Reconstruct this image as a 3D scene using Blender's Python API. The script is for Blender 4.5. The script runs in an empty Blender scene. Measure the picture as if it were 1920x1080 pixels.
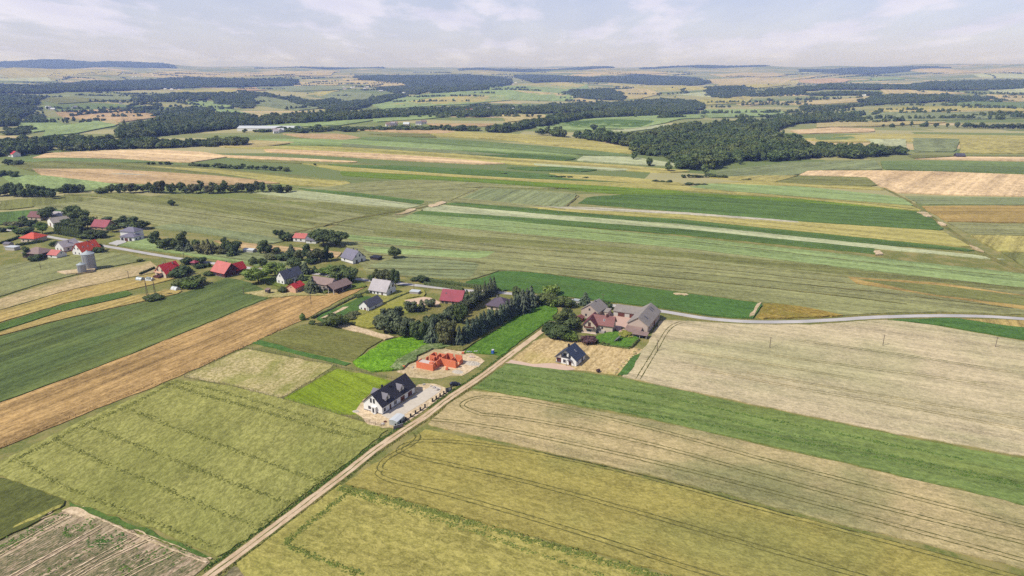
import bpy, bmesh, math, random
import numpy as np
from mathutils import Vector
from mathutils.geometry import delaunay_2d_cdt
R = math.radians
scene = bpy.context.scene
C0 = scene.collection

# ------------------------------------------------------------------ camera
CAM_H, FPX, HORIZ = 125.0, 1280.0, 129.0
PITCH = math.atan((540 - HORIZ) / FPX)
cam_d = bpy.data.cameras.new('camera')
cam_d.lens, cam_d.sensor_width, cam_d.clip_start, cam_d.clip_end = 24.0, 36.0, 1.0, 90000.0
cam = bpy.data.objects.new('camera', cam_d); C0.objects.link(cam)
cam.location = (0, 0, CAM_H); cam.rotation_euler = (math.pi / 2 - PITCH, 0, 0)
scene.camera = cam

# ------------------------------------------------------------------ sun, sky, exposure
SUN_EL, SUN_AZ = R(48), R(-117)          # azimuth measured from +Y towards +X: the sun stands on the left
sd = bpy.data.lights.new('sun', 'SUN'); sd.energy, sd.angle, sd.color = 5.0, R(0.53), (1.0, 0.955, 0.885)
sun = bpy.data.objects.new('sun', sd); C0.objects.link(sun)
svec = Vector((math.sin(SUN_AZ) * math.cos(SUN_EL), math.cos(SUN_AZ) * math.cos(SUN_EL), math.sin(SUN_EL)))
sun.rotation_euler = svec.to_track_quat('Z', 'Y').to_euler(); sun.location = (-300, 100, 500)

world = bpy.data.worlds.new('World'); scene.world = world; world.use_nodes = True
wn, wl = world.node_tree.nodes, world.node_tree.links
wn.clear()
def wnode(t, **k):
    n = wn.new(t)
    for a, b in k.items(): setattr(n, a, b)
    return n
w_out = wnode('ShaderNodeOutputWorld'); w_bg = wnode('ShaderNodeBackground')
w_sky = wnode('ShaderNodeTexSky', sky_type='NISHITA', sun_disc=False, sun_elevation=SUN_EL, sun_rotation=SUN_AZ)
w_sky.altitude, w_sky.air_density, w_sky.dust_density, w_sky.ozone_density = 300, 1.0, 0.7, 1.2
# broken cloud deck: a noise laid out on a flat layer far overhead (perspective from direction), the same all round
w_tc = wnode('ShaderNodeTexCoord'); w_sep = wnode('ShaderNodeSeparateXYZ'); wl.new(w_tc.outputs['Generated'], w_sep.inputs[0])
def wm(op, a, b=None, **k):
    n = wnode('ShaderNodeMath', operation=op, **k)
    for i, s in enumerate((a, b)):
        if s is None: continue
        if isinstance(s, (int, float)): n.inputs[i].default_value = s
        else: wl.new(s, n.inputs[i])
    return n.outputs[0]
zz = wm('ADD', wm('MAXIMUM', w_sep.outputs[2], 0.0), 0.15)
cx, cy = wm('DIVIDE', w_sep.outputs[0], zz), wm('MULTIPLY', wm('DIVIDE', w_sep.outputs[1], zz), 0.5)
w_cmb = wnode('ShaderNodeCombineXYZ'); wl.new(cx, w_cmb.inputs[0]); wl.new(cy, w_cmb.inputs[1])
w_n1 = wnode('ShaderNodeTexNoise'); w_n1.inputs['Scale'].default_value = 1.7; w_n1.inputs['Detail'].default_value = 7; w_n1.inputs['Roughness'].default_value = 0.56
w_n1.inputs['Distortion'].default_value = 0.1
wl.new(w_cmb.outputs[0], w_n1.inputs['Vector'])
w_mr = wnode('ShaderNodeMapRange', interpolation_type='SMOOTHSTEP'); w_mr.inputs[1].default_value = 0.47; w_mr.inputs[2].default_value = 0.60
wl.new(w_n1.outputs[0], w_mr.inputs[0])
w_n2 = wnode('ShaderNodeTexNoise'); w_n2.inputs['Scale'].default_value = 3.2; w_n2.inputs['Detail'].default_value = 5
wl.new(w_cmb.outputs[0], w_n2.inputs['Vector'])
w_cc = wnode('ShaderNodeMix', data_type='RGBA'); wl.new(w_n2.outputs[0], w_cc.inputs[0])
w_cc.inputs[6].default_value = (6.2, 6.3, 8.7, 1); w_cc.inputs[7].default_value = (9.8, 9.5, 10.6, 1)
w_mix = wnode('ShaderNodeMix', data_type='RGBA')
# towards the horizon the gaps between clouds close up, overhead more blue shows
w_edge = wnode('ShaderNodeMapRange', interpolation_type='SMOOTHSTEP'); wl.new(w_sep.outputs[2], w_edge.inputs[0])
for i_, v_ in ((1, 0.0), (2, 0.35), (3, 0.50), (4, 0.0)): w_edge.inputs[i_].default_value = v_
w_cov = wm('MINIMUM', wm('ADD', wm('MULTIPLY', w_mr.outputs[0], 0.48), w_edge.outputs[0]), 1.0)
wl.new(w_cov, w_mix.inputs[0]); w_tint = wnode('ShaderNodeMix', data_type='RGBA', blend_type='MULTIPLY'); w_tint.inputs[0].default_value = 1.0; w_tint.inputs[7].default_value = (0.98, 0.95, 1.20, 1); wl.new(w_sky.outputs[0], w_tint.inputs[6]); wl.new(w_tint.outputs[2], w_mix.inputs[6]); wl.new(w_cc.outputs[2], w_mix.inputs[7])
wl.new(w_mix.outputs[2], w_bg.inputs[0]); w_bg.inputs[1].default_value = 0.102
wl.new(w_bg.outputs[0], w_out.inputs[0])

vs = scene.view_settings
vs.view_transform = 'Standard'; vs.look = 'None'; vs.exposure = 0.0; vs.gamma = 1.0; vs.use_curve_mapping = False
cy_ = scene.cycles
cy_.use_denoising = False; cy_.max_bounces = 5; cy_.diffuse_bounces = 2; cy_.glossy_bounces = 2; cy_.transmission_bounces = 2
cy_.volume_bounces = 0; cy_.transparent_max_bounces = 4; cy_.caustics_reflective = False; cy_.caustics_refractive = False
cy_.sample_clamp_indirect = 3.0; cy_.adaptive_threshold = 0.004

# ------------------------------------------------------------------ land form
rng = np.random.RandomState(7)
def smooth(a, b, t):
    t = np.clip((t - a) / (b - a), 0, 1); return t * t * (3 - 2 * t)
_PR = np.array([0, 450, 800, 1150, 1500, 1900, 2300, 3000, 4000, 5500, 7500, 10000, 13000, 20000, 60000.])
_PZ = np.array([0, 0, 0.5, 0.0, -9, -20, -21, -9, 6, 24, 55, 92, 108, 112, 112.])
_W = [(rng.uniform(0, 2 * math.pi), l, a, rng.uniform(0, 6.28)) for l, a in
      ((700, .7), (900, .8), (1200, .9), (1500, 1), (1900, 1.1), (2600, 1.3), (3600, 1.6), (5200, 2.0))]
_B = []                                     # extra hills: (x, y, height, rx, ry)
SC = 1.25
def H(x, y):
    x = np.asarray(x, float) / SC; y = np.asarray(y, float) / SC
    d = np.hypot(x, y)
    # smoothed radial profile
    z = (np.interp(d * .94, _PR, _PZ) + 2 * np.interp(d, _PR, _PZ) + np.interp(d * 1.06, _PR, _PZ)) / 4
    amp = 6.2 * smooth(700, 2600, d) + 4.5 * smooth(3000, 9000, d)
    s = 0
    for th, l, a, ph in _W:
        s = s + a * np.sin((x * math.cos(th) + y * math.sin(th)) * 2 * math.pi / l + ph)
    z = z + amp * s * 0.55
    for bx, by, bh, rx, ry in _B:
        z = z + bh * np.exp(-((x - bx) / rx) ** 2 - ((y - by) / ry) ** 2)
    return z * SC
cT, sT = math.cos(PITCH), math.sin(PITCH)
def ray(px, py):
    u, v = (px - 960) / FPX, (540 - py) / FPX
    return np.array([u, cT + v * sT, v * cT - sT])
_T = np.concatenate([np.linspace(80, 1500, 400), np.geomspace(1504, 36000, 500)])
def hit(px, py):
    """the place on the land that the photograph shows at this pixel"""
    r = ray(px, py)
    f = CAM_H + _T * r[2] - H(_T * r[0], _T * r[1])
    k = np.argmax(f < 0)
    if f[k] >= 0: k = len(_T) - 1
    a, b = _T[max(k - 1, 0)], _T[k]
    for _ in range(18):
        m = (a + b) / 2
        if CAM_H + m * r[2] - H(m * r[0], m * r[1]) < 0: b = m
        else: a = m
    return (float(b * r[0]), float(b * r[1]))
def hgt(p, py):
    """height above the land at p of a thing whose top shows on row py"""
    v = (540 - py) / FPX
    return p[1] * (v * cT - sT) / (cT + v * sT) + CAM_H - float(H(p[0], p[1]))
def mpp(p): return (p[1] * cT + CAM_H * sT) / FPX      # metres per pixel at p
def nums(s): 
    a = [float(t) for t in s.replace(',', ' ').split()]
    return list(zip(a[0::2], a[1::2]))
def W(s): return [hit(*p) for p in (nums(s) if isinstance(s, str) else s)]
for (px, py, bh, rx, ry) in ((60, 131, 74, 1500, 1100), (260, 132, 40, 1100, 900), (1810, 134, 58, 1900, 1300), (650, 132, 22, 1600, 1000), (1080, 133, 20, 1500, 1000), (1420, 133, 16, 1200, 900)):
    r_ = ray(px, py); t_ = 9500 / r_[1]; _B.append((r_[0] * t_, 9500, bh, rx, ry))
for (px, py, bh, rx, ry) in ((560, 176, 10, 420, 300), (470, 190, 9, 300, 220), (900, 172, 14, 620, 420), (300, 200, 8, 330, 240), (1290, 232, 7, 260, 120)):
    p_ = hit(px, py); _B.append((p_[0] / SC, p_[1] / SC, bh, rx, ry))

# ------------------------------------------------------------------ materials
KEXP = 1.42
def lin(c):
    return tuple(((v / 255 + .055) / 1.055) ** 2.4 if v > 10 else v / 255 / 12.92 for v in c)
def C(r, g, b, k=None):
    k = k or KEXP
    return tuple(min(.86, v / k * q) for v, q in zip(lin((r, g, b)), (1, 1, .92))) + (1,)
class NT:
    def __init__(s, name):
        s.m = bpy.data.materials.new(name); s.m.use_nodes = True
        s.t = s.m.node_tree; s.t.nodes.clear()
        s.out = s.n('ShaderNodeOutputMaterial')
    def n(s, t, ins=None, **k):
        x = s.t.nodes.new(t)
        for a, b in k.items(): setattr(x, a, b)
        for a, b in (ins or {}).items(): s.set(x.inputs[a], b)
        return x
    def set(s, sock, v):
        if isinstance(v, bpy.types.NodeSocket): s.t.links.new(v, sock)
        else: sock.default_value = v
    def math(s, op, a, b=0.0, c=0.0, clamp=False):
        x = s.n('ShaderNodeMath', {0: a, 1: b, 2: c}, operation=op); x.use_clamp = clamp
        return x.outputs[0]
    def mix(s, f, a, b, blend='MIX'):
        return s.n('ShaderNodeMix', {0: f, 6: a, 7: b}, data_type='RGBA', blend_type=blend).outputs[2]
    def noise(s, vec, scale, detail=4, rough=.55, dist=0.):
        return s.n('ShaderNodeTexNoise', {'Vector': vec, 'Scale': scale, 'Detail': detail, 'Roughness': rough, 'Distortion': dist}).outputs[0]
    def rmp(s, v, a, b, lo=0., hi=1., sm=True):
        return s.n('ShaderNodeMapRange', {0: v, 1: a, 2: b, 3: lo, 4: hi}, interpolation_type='SMOOTHSTEP' if sm else 'LINEAR').outputs[0]
    def pos(s, ang=0., sc=(1, 1, 1)):
        g = s.n('ShaderNodeNewGeometry').outputs['Position']
        r = s.n('ShaderNodeVectorRotate', {'Vector': g, 'Angle': -ang}, rotation_type='Z_AXIS').outputs[0]
        return s.n('ShaderNodeVectorMath', {0: r, 1: sc}, operation='MULTIPLY').outputs[0]
    def done(s, col, rough=.9, bump=None, bstr=.5, bdist=.2, metal=0., spec=.25, transl=0.):
        p = s.n('ShaderNodeBsdfPrincipled', {'Base Color': col, 'Roughness': rough, 'Metallic': metal, 'Specular IOR Level': spec})
        if bump is not None:
            s.t.links.new(s.n('ShaderNodeBump', {'Height': bump, 'Strength': bstr, 'Distance': bdist}).outputs[0], p.inputs['Normal'])
        sh = p.outputs[0]
        if transl:
            tr = s.n('ShaderNodeBsdfTranslucent', {'Color': col})
            sh = s.n('ShaderNodeMixShader', {0: transl, 1: sh, 2: tr.outputs[0]}).outputs[0]
        s.t.links.new(sh, s.out.inputs[0])
        return s.m
def plain(name, col, rough=.8, var=.12, scale=1.3, bump=.0, metal=0., spec=.3):
    t = NT(name); p = t.pos()
    n = t.noise(p, scale, 5)
    n2 = t.noise(p, scale * .17, 3)
    f = t.math('ADD', t.math('MULTIPLY', n, .6), t.math('MULTIPLY', n2, .4))
    k = t.rmp(f, .3, .7, 1 - var, 1 + var, False)
    c = t.n('ShaderNodeVectorMath', {0: col[:3], 'Scale': k}, operation='SCALE').outputs[0]
    return t.done(c, rough, n if bump else None, bump, .05, metal, spec)
def crop(name, a, b, c, ang=0., grain=.9, fine=.5, streak=.5, sscale=.22, patch=.5, pscale=.012, bump=.6, bdist=.35, drill=0., stretch=1.8, speck=None, speckv=.64):
    """field surface: colours a (base) and b (grain), streaks along the rows, patches of c"""
    t = NT(name)
    p = t.pos(ang, (1 / stretch, 1, 1)); ps = t.pos(ang, (.018, 1, 1)); pl = t.pos(ang, (.55, 1, 1))
    g1 = t.noise(p, grain, 5, .62, .6)
    g2 = t.noise(p, grain * .28, 4, .6, .8)
    s1 = t.noise(ps, sscale, 4, .6)
    s2 = t.noise(ps, sscale * 4.3, 3, .6)
    l1 = t.noise(pl, pscale, 5, .6, .5)
    col = t.mix(t.math('MULTIPLY', t.rmp(g1, .36, .68), fine), a, b)
    col = t.mix(t.math('MULTIPLY', t.rmp(g2, .40, .70), fine * .45), col, b)
    col = t.mix(t.math('MULTIPLY', t.rmp(l1, .44, .64), patch), col, c)
    g3 = t.noise(t.pos(), grain * .07, 4, .6)
    k = t.math('ADD', t.rmp(s1, .32, .68, -streak * .42, streak * .42), t.rmp(s2, .34, .66, -streak * .26, streak * .26))
    k = t.math('ADD', k, t.rmp(g3, .34, .66, -.07, .07)); k = t.math('ADD', k, t.rmp(g1, .3, .7, -.20, .20)); k = t.math('ADD', k, t.rmp(t.noise(p, grain * 3.1, 2, .6), .3, .7, -.17, .17))
    col = t.n('ShaderNodeVectorMath', {0: col, 'Scale': t.math('ADD', k, 1.0)}, operation='SCALE').outputs[0]
    if speck:
        sp = t.noise(t.pos(ang, (.5, 1, 1)), .55, 6, .75)
        col = t.mix(t.math('MULTIPLY', t.rmp(sp, speckv, speckv + .05), t.rmp(t.noise(pl, .03, 3), .42, .6)), col, speck)
    hb = t.math('ADD', t.math('MULTIPLY', g1, .6), g2)
    return t.done(col, .95, hb, bump, bdist, 0., .1)

# ------------------------------------------------------------------ mesh helpers
def np_mesh(name, v, f, smooth_=False):
    v = np.asarray(v, np.float32); f = np.asarray(f, np.int32); k = f.shape[1]
    me = bpy.data.meshes.new(name)
    me.vertices.add(len(v)); me.vertices.foreach_set('co', v.ravel())
    me.loops.add(f.size); me.loops.foreach_set('vertex_index', f.ravel())
    me.polygons.add(len(f)); me.polygons.foreach_set('loop_start', np.arange(0, f.size, k, dtype=np.int32))
    me.polygons.foreach_set('loop_total', np.full(len(f), k, np.int32))
    me.update(calc_edges=True); me.validate()
    me.polygons.foreach_set('use_smooth', np.full(len(me.polygons), smooth_, bool))
    return me
def link(name, me, mat=None, parent=None, loc=None):
    o = bpy.data.objects.new(name, me); C0.objects.link(o)
    if mat is not None and not (me and len(me.materials)): me.materials.append(mat)
    if parent is not None: o.parent = parent
    if loc is not None: o.location = loc
    return o
def tag(o, label=None, cat=None, group=None, kind=None):
    for k, v in (('label', label), ('category', cat), ('group', group), ('kind', kind)):
        if v: o[k] = v
    return o
def thing(name, label, cat, loc=(0, 0, 0), rz=0., group=None):
    o = bpy.data.objects.new(name, None); C0.objects.link(o)
    o.location = loc; o.rotation_euler = (0, 0, rz); o.empty_display_size = 1
    return tag(o, label, cat, group)
def copy_tree(o, parent=None):
    c = o.copy(); C0.objects.link(c); c.parent = parent
    for ch in o.children: copy_tree(ch, c)
    return c
class MB:
    def __init__(s): s.v, s.f = [], []
    def add(s, v, f):
        n = len(s.v); s.v += [tuple(p) for p in v]; s.f += [tuple(i + n for i in q) for q in f]; return s
    def box(s, x0, x1, y0, y1, z0, z1):
        return s.add([(x0, y0, z0), (x1, y0, z0), (x1, y1, z0), (x0, y1, z0), (x0, y0, z1), (x1, y0, z1), (x1, y1, z1), (x0, y1, z1)],
                     [(0, 3, 2, 1), (4, 5, 6, 7), (0, 1, 5, 4), (1, 2, 6, 5), (2, 3, 7, 6), (3, 0, 4, 7)])
    def prism(s, poly, ax, a, b):
        """extrude a closed 2-D outline along an axis: 'x' takes (y,z), 'y' takes (x,z), 'z' takes (x,y)"""
        n = len(poly)
        P = (lambda q, t: (t, q[0], q[1])) if ax == 'x' else (lambda q, t: (q[0], t, q[1])) if ax == 'y' else (lambda q, t: (q[0], q[1], t))
        return s.add([P(q, a) for q in poly] + [P(q, b) for q in poly],
                     [tuple(range(n))[::-1], tuple(range(n, 2 * n))] + [(i, (i + 1) % n, n + (i + 1) % n, n + i) for i in range(n)])
    def tube(s, a, b, r0, r1=None, n=6):
        a, b = Vector(a), Vector(b); r1 = r0 if r1 is None else r1
        q = (b - a).to_track_quat('Z', 'Y'); vs_ = []
        for c, r in ((a, r0), (b, r1)):
            vs_ += [c + q @ Vector((r * math.cos(6.2832 * i / n), r * math.sin(6.2832 * i / n), 0)) for i in range(n)]
        return s.add(vs_, [tuple(range(n))[::-1], tuple(range(n, 2 * n))] + [(i, (i + 1) % n, n + (i + 1) % n, n + i) for i in range(n)])
    def lathe(s, prof, n=16, c=(0, 0)):
        vs_ = [(c[0] + r * math.cos(6.2832 * i / n), c[1] + r * math.sin(6.2832 * i / n), z) for r, z in prof for i in range(n)]
        m = len(prof)
        return s.add(vs_, [(k * n + i, k * n + (i + 1) % n, (k + 1) * n + (i + 1) % n, (k + 1) * n + i) for k in range(m - 1) for i in range(n)]
                     + [tuple(range(n))[::-1], tuple(range((m - 1) * n, m * n))])
    def mesh(s, name):
        me = bpy.data.meshes.new(name); me.from_pydata(s.v, [], s.f)
        bm = bmesh.new(); bm.from_mesh(me); bmesh.ops.recalc_face_normals(bm, faces=bm.faces); bm.to_mesh(me); bm.free()
        return me
    def build(s, name, mat, parent=None, loc=None):
        return link(name, s.mesh(name), mat, parent, loc)
# ------------------------------------------------------------------ the ground sheet
def axis(lo, hi, c0, c1, s0, g):
    a = list(np.arange(c0, c1 + .1, s0)); x, s = c1, s0
    while x < hi: s *= g; x += s; a.append(x)
    x, s = c0, s0; b = []
    while x > lo: s *= g; x -= s; b.append(x)
    return np.array(b[::-1] + a)
gx, gy = axis(-24000, 24000, -700, 700, 22, 1.035), axis(-6000, 34000, 60, 1700, 22, 1.03)
GX, GY = np.meshgrid(gx, gy)
gv = np.stack([GX, GY, H(GX, GY)], -1).reshape(-1, 3)
nx, ny = len(gx), len(gy)
ii = (np.arange(ny - 1)[:, None] * nx + np.arange(nx - 1)[None, :]).ravel()
t = NT('ground_grass'); p = t.pos()
n1, n2, n3 = t.noise(p, .8, 6, .65), t.noise(p, .09, 4), t.noise(p, .012, 4)
col = t.mix(t.rmp(n1, .35, .7), C(112, 122, 62), C(150, 146, 88))
col = t.mix(t.rmp(n2, .42, .66), col, C(163, 152, 98))
# strip fields of the open country further off: long plots, each its own crop
pw = t.n('ShaderNodeVectorMath', {0: t.pos(R(-14), (1, 1, 1)), 1: t.n('ShaderNodeVectorMath', {0: t.n('ShaderNodeTexNoise', {'Vector': t.pos(), 'Scale': .0011, 'Detail': 2}).outputs[1], 'Scale': 420.0}, operation='SCALE').outputs[0]}, operation='ADD').outputs[0]
pv = t.n('ShaderNodeVectorMath', {0: pw, 1: (.0016, .0075, 0)}, operation='MULTIPLY').outputs[0]
vo = t.n('ShaderNodeTexVoronoi', {'Vector': pv, 'Scale': 1.0, 'Randomness': .9}, distance='CHEBYCHEV')
cr = t.n('ShaderNodeValToRGB', {0: t.n('ShaderNodeSeparateColor', {0: vo.outputs['Color']}).outputs[0]})
el = cr.color_ramp.elements; el[0].position, el[0].color = 0, C(124, 138, 84); el[1].position, el[1].color = 1, C(202, 178, 128)
for q, cc in ((.18, (150, 154, 100)), (.34, (178, 172, 118)), (.5, (134, 146, 86)), (.64, (188, 180, 132)), (.8, (158, 158, 108)), (.92, (212, 190, 146))):
    e = el.new(q); e.color = C(*cc)
cr.color_ramp.interpolation = 'CONSTANT'
dist = t.n('ShaderNodeVectorMath', {0: t.pos()}, operation='LENGTH').outputs['Value']
fcol = t.mix(t.math('MULTIPLY', t.rmp(n3, .4, .65), .25), cr.outputs[0], C(140, 140, 92))
col = t.mix(t.rmp(dist, 520, 900), col, fcol)
m_ground = t.done(col, .95, t.math('ADD', n1, n2), .7, .3, 0, .1)
ground = link('ground', np_mesh('ground', gv, np.stack([ii, ii + 1, ii + nx + 1, ii + nx], -1), True), m_ground)
tag(ground, 'rolling farmland with grassy verges under all fields and houses', kind='structure')

# ------------------------------------------------------------------ polylines, roads
def resample(pts, s):
    p = np.array(pts, float); d = np.r_[0, np.cumsum(np.hypot(*np.diff(p, axis=0).T))]
    n = max(2, int(d[-1] / s) + 1); q = np.linspace(0, d[-1], n)
    return np.stack([np.interp(q, d, p[:, 0]), np.interp(q, d, p[:, 1])], -1)
def spline(pts, k=8):
    p = [np.array(q, float) for q in pts]; p = [2 * p[0] - p[1]] + p + [2 * p[-1] - p[-2]]; out = []
    for i in range(1, len(p) - 2):
        for u in np.linspace(0, 1, k, endpoint=False):
            out.append(.5 * (2 * p[i] + (p[i + 1] - p[i - 1]) * u + (2 * p[i - 1] - 5 * p[i] + 4 * p[i + 1] - p[i + 2]) * u * u + (3 * p[i] - p[i - 1] - 3 * p[i + 1] + p[i + 2]) * u ** 3))
    return np.array(out + [p[-2]])
def normals(p):
    d = np.gradient(p, axis=0); d /= np.hypot(d[:, 0], d[:, 1])[:, None] + 1e-9
    return np.stack([-d[:, 1], d[:, 0]], -1)
def ribbon(name, p, w, off, mat, parent=None, wj=0., ej=0., seed=1, kind='structure', label=None, thick=0.):
    r = np.random.RandomState(seed); nrm = normals(p); n = len(p)
    ww = w / 2 * (1 + wj * r.uniform(-1, 1, (n, 2)))
    L = p + nrm * ww[:, :1] + r.normal(0, 1, (n, 1)) * ej * nrm; Rr = p - nrm * ww[:, 1:] + r.normal(0, 1, (n, 1)) * ej * nrm
    v = np.concatenate([np.c_[L, H(L[:, 0], L[:, 1]) + off], np.c_[Rr, H(Rr[:, 0], Rr[:, 1]) + off]])
    i = np.arange(n - 1); f = np.stack([i, i + n, i + n + 1, i + 1], -1)
    if thick:
        v = np.concatenate([v, v - [0, 0, thick]]); m = 2 * n
        f = np.concatenate([f, np.stack([i, i + 1, i + 1 + m, i + m], -1), np.stack([i + n, i + n + m, i + n + 1 + m, i + n + 1], -1)])
    o = link(name, np_mesh(name, v, f), mat, parent)
    if parent is None: tag(o, label, None, None, kind)
    return o
CUT = []                                    # road corridors that no crop covers: (polyline, half width)
road_main = resample(spline(W('2000,603 1920,598 1850,593.5 1760,592 1650,594.5 1560,600 1480,603.5 1400,603 1320,596.5 1240,583.5 1150,573 1040,559 940,549 880,545 820,539 752,532 675,524 580,512 468,502.5 395,493 320,482.5 200,462 128,450.5 71,440 10,430.5 -80,423')), 5)
road_dirt = resample(spline(W('330,1128 385,1084 440,1044 545,965 640,893 700,846 755,808 800,779 840,748 900,708 945,674 985,644 1016,621 1040,603')), 3)
road_track = resample(spline(W('1655,352 1700,375 1745,406 1795,441 1850,479 1925,515')), 8)
CUT += [(road_main, 4.6), (road_dirt, 3.1), (road_track, 2.6)]

def in_poly(q, poly):
    x, y = q[:, 0], q[:, 1]; c = np.zeros(len(q), bool); n = len(poly); j = n - 1
    for i in range(n):
        xi, yi = poly[i]; xj, yj = poly[j]
        k = ((yi > y) != (yj > y)) & (x < (xj - xi) * (y - yi) / (yj - yi + 1e-12) + xi)
        c ^= k; j = i
    return c
def seg_dist(q, pl):
    best = np.full(len(q), 1e9)
    for a, b in zip(pl[:-1], pl[1:]):
        ab = b - a; t_ = np.clip(((q - a) @ ab) / (ab @ ab + 1e-9), 0, 1)
        best = np.minimum(best, np.hypot(*(q - a - t_[:, None] * ab).T))
    return best
ORDER = [0]
def long_angle(w):
    e = [(math.hypot(b[0] - a[0], b[1] - a[1]), math.atan2(b[1] - a[1], b[0] - a[0])) for a, b in zip(w, w[1:] + w[:1])]
    return max(e)[1]
def field(name, pts, mat, top=.35, jit=.25, cut=True, parent=None, label=None, grid=None, wob=.22):
    """a plot draped on the land: top of the crop stands `top` metres over the ground and has sides down to it"""
    w = W(pts); ORDER[0] += 1
    dm = min(math.hypot(*q) for q in w); far = max(math.hypot(*q) for q in w)
    s = max(2.5, dm / 60)
    s = min(s, sum(math.hypot(b[0] - a[0], b[1] - a[1]) for a, b in zip(w, w[1:] + w[:1])) / 10)
    p = resample(w + w[:1], s)[:-1]; r = np.random.RandomState(ORDER[0])
    if jit:
        e = r.normal(0, 1, (len(p), 2)) * min(jit * max(1, dm / 350), 3)
        p = p + e
        if wob:
            k = np.convolve(r.normal(0, 1, len(p) + 16), np.ones(9) / 3, 'same')[8:-8]
            p = p + normals(p) * k[:, None] * wob * min(max(1, dm / 330), 3)
    lo, hi = p.min(0), p.max(0)
    verts = [tuple(q) for q in p]; n = len(p); edges = [(i, (i + 1) % n) for i in range(n)]
    g = grid or (1e9 if far < 500 else max(14, math.hypot(*(hi - lo)) / 42))
    if g < 1e8:
        X, Y = np.meshgrid(np.arange(lo[0] + g / 2, hi[0], g), np.arange(lo[1] + g / 2, hi[1], g))
        q = np.stack([X.ravel(), Y.ravel()], -1); q = q + r.uniform(-.2, .2, q.shape) * g
        verts += [tuple(a) for a in q[in_poly(q, p)]]
    cuts = []
    if cut:
        for pl, hw in CUT:
            bb0, bb1 = pl.min(0) - 10, pl.max(0) + 10
            if (bb0 > hi).any() or (bb1 < lo).any(): continue
            near = pl[(pl[:, 0] > lo[0] - 25) & (pl[:, 0] < hi[0] + 25) & (pl[:, 1] > lo[1] - 25) & (pl[:, 1] < hi[1] + 25)]
            if len(near) < 2 or seg_dist(p, near).min() > hw + 3 and not in_poly(near, p).any(): continue
            nr = normals(near); cuts.append((near, hw))
            for sg in (1, -1):
                o = near + nr * hw * sg + r.normal(0, .18, near.shape)
                k = len(verts); verts += [tuple(a) for a in o]; edges += [(k + i, k + i + 1) for i in range(len(o) - 1)]
    res = delaunay_2d_cdt([Vector(a) for a in verts], edges, [], 0, 1e-4)
    V = np.array([tuple(a) for a in res[0]]); F = np.array([f for f in res[2] if len(f) == 3], int).reshape(-1, 3)
    cen = V[F].mean(1); keep = in_poly(cen, p)
    for pl, hw in cuts: keep &= seg_dist(cen, pl) > hw - .3
    F = F[keep]
    if not len(F): return None
    a = V[F]; area = (a[:, 1, 0] - a[:, 0, 0]) * (a[:, 2, 1] - a[:, 0, 1]) - (a[:, 1, 1] - a[:, 0, 1]) * (a[:, 2, 0] - a[:, 0, 0])
    F[area < 0] = F[area < 0][:, ::-1]
    d = np.hypot(V[:, 0], V[:, 1]); z = H(V[:, 0], V[:, 1]) + top + ORDER[0] * .004 + np.maximum(0, d - 500) * .0005 + np.clip((d - 500) / 1500, 0, 1) * ORDER[0] * .006
    used = np.unique(F); mp = np.full(len(V), -1); mp[used] = np.arange(len(used)); F = mp[F]; v3 = np.c_[V, z][used]
    E = np.concatenate([F[:, [0, 1]], F[:, [1, 2]], F[:, [2, 0]]]); key = np.sort(E, 1)
    _, inv, cnt = np.unique(key, axis=0, return_inverse=True, return_counts=True)
    B = E[cnt[inv.ravel()] == 1]; m = len(v3)
    dz = np.zeros_like(v3); dz[:, 2] = top + .5 + np.maximum(0, d[used] - 500) * .001
    v3 = np.concatenate([v3, v3 - dz])
    F = np.concatenate([F, np.c_[B[:, 1], B[:, 0], B[:, 0] + m], np.c_[B[:, 1], B[:, 0] + m, B[:, 1] + m]])
    o = link(name, np_mesh(name, v3, F), mat, parent)
    if parent is None: tag(o, label or name.replace('_', ' '), None, None, 'structure')
    o['top'] = top + ORDER[0] * .004
    return o

t = NT('asphalt'); p = t.pos(); n = t.noise(p, 1.5, 6, .7); n2 = t.noise(p, .08, 3)
m_asphalt = t.done(t.mix(t.rmp(t.math('ADD', t.math('MULTIPLY', n, .5), t.math('MULTIPLY', n2, .5)), .35, .65), C(186, 182, 184), C(218, 211, 210)), .9, n, .2, .02)
t = NT('dirt'); p = t.pos(); n = t.noise(p, .9, 7, .7, .4); n2 = t.noise(p, .13, 4)
m_dirt = t.done(t.mix(t.rmp(t.math('ADD', t.math('MULTIPLY', n, .55), t.math('MULTIPLY', n2, .45)), .36, .64), C(204, 174, 140), C(236, 210, 180)), .95, n, .5, .1)
m_verge = crop('verge_grass', C(122, 122, 66), C(165, 150, 98), C(98, 112, 52), 0, 1.3, .8, .1, .2, .7, .05, .8, .3, stretch=1)
m_gravel = plain('pale_gravel', C(222, 210, 196), .95, .14, .8, .3)
ribbon('road_verge', road_main, 8.6, .03, m_verge, wj=.25, ej=.3, label='grassy verge along the asphalt lane')
ribbon('road', road_main, 4.3, .07, m_asphalt, wj=.04, label='pale asphalt lane winding past the houses', thick=.05)
ribbon('track_verge', road_dirt, 5.7, .035, m_verge, wj=.12, ej=.15, label='grassy verge of the dirt track')
ribbon('dirt_track', road_dirt, 3.1, .07, m_dirt, wj=.07, ej=.08, label='pale dirt track running diagonally between the fields', seed=3)
mid = ribbon('grass_median', road_dirt[2:60], .3, .10, m_verge, wj=.95, ej=.08, seed=5, label='thin strip of grass between the wheel ruts of the dirt track')
ribbon('field_track', road_track, 4.5, .05, m_verge, wj=.2, ej=.2, label='grass track between the far strip fields')

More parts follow.
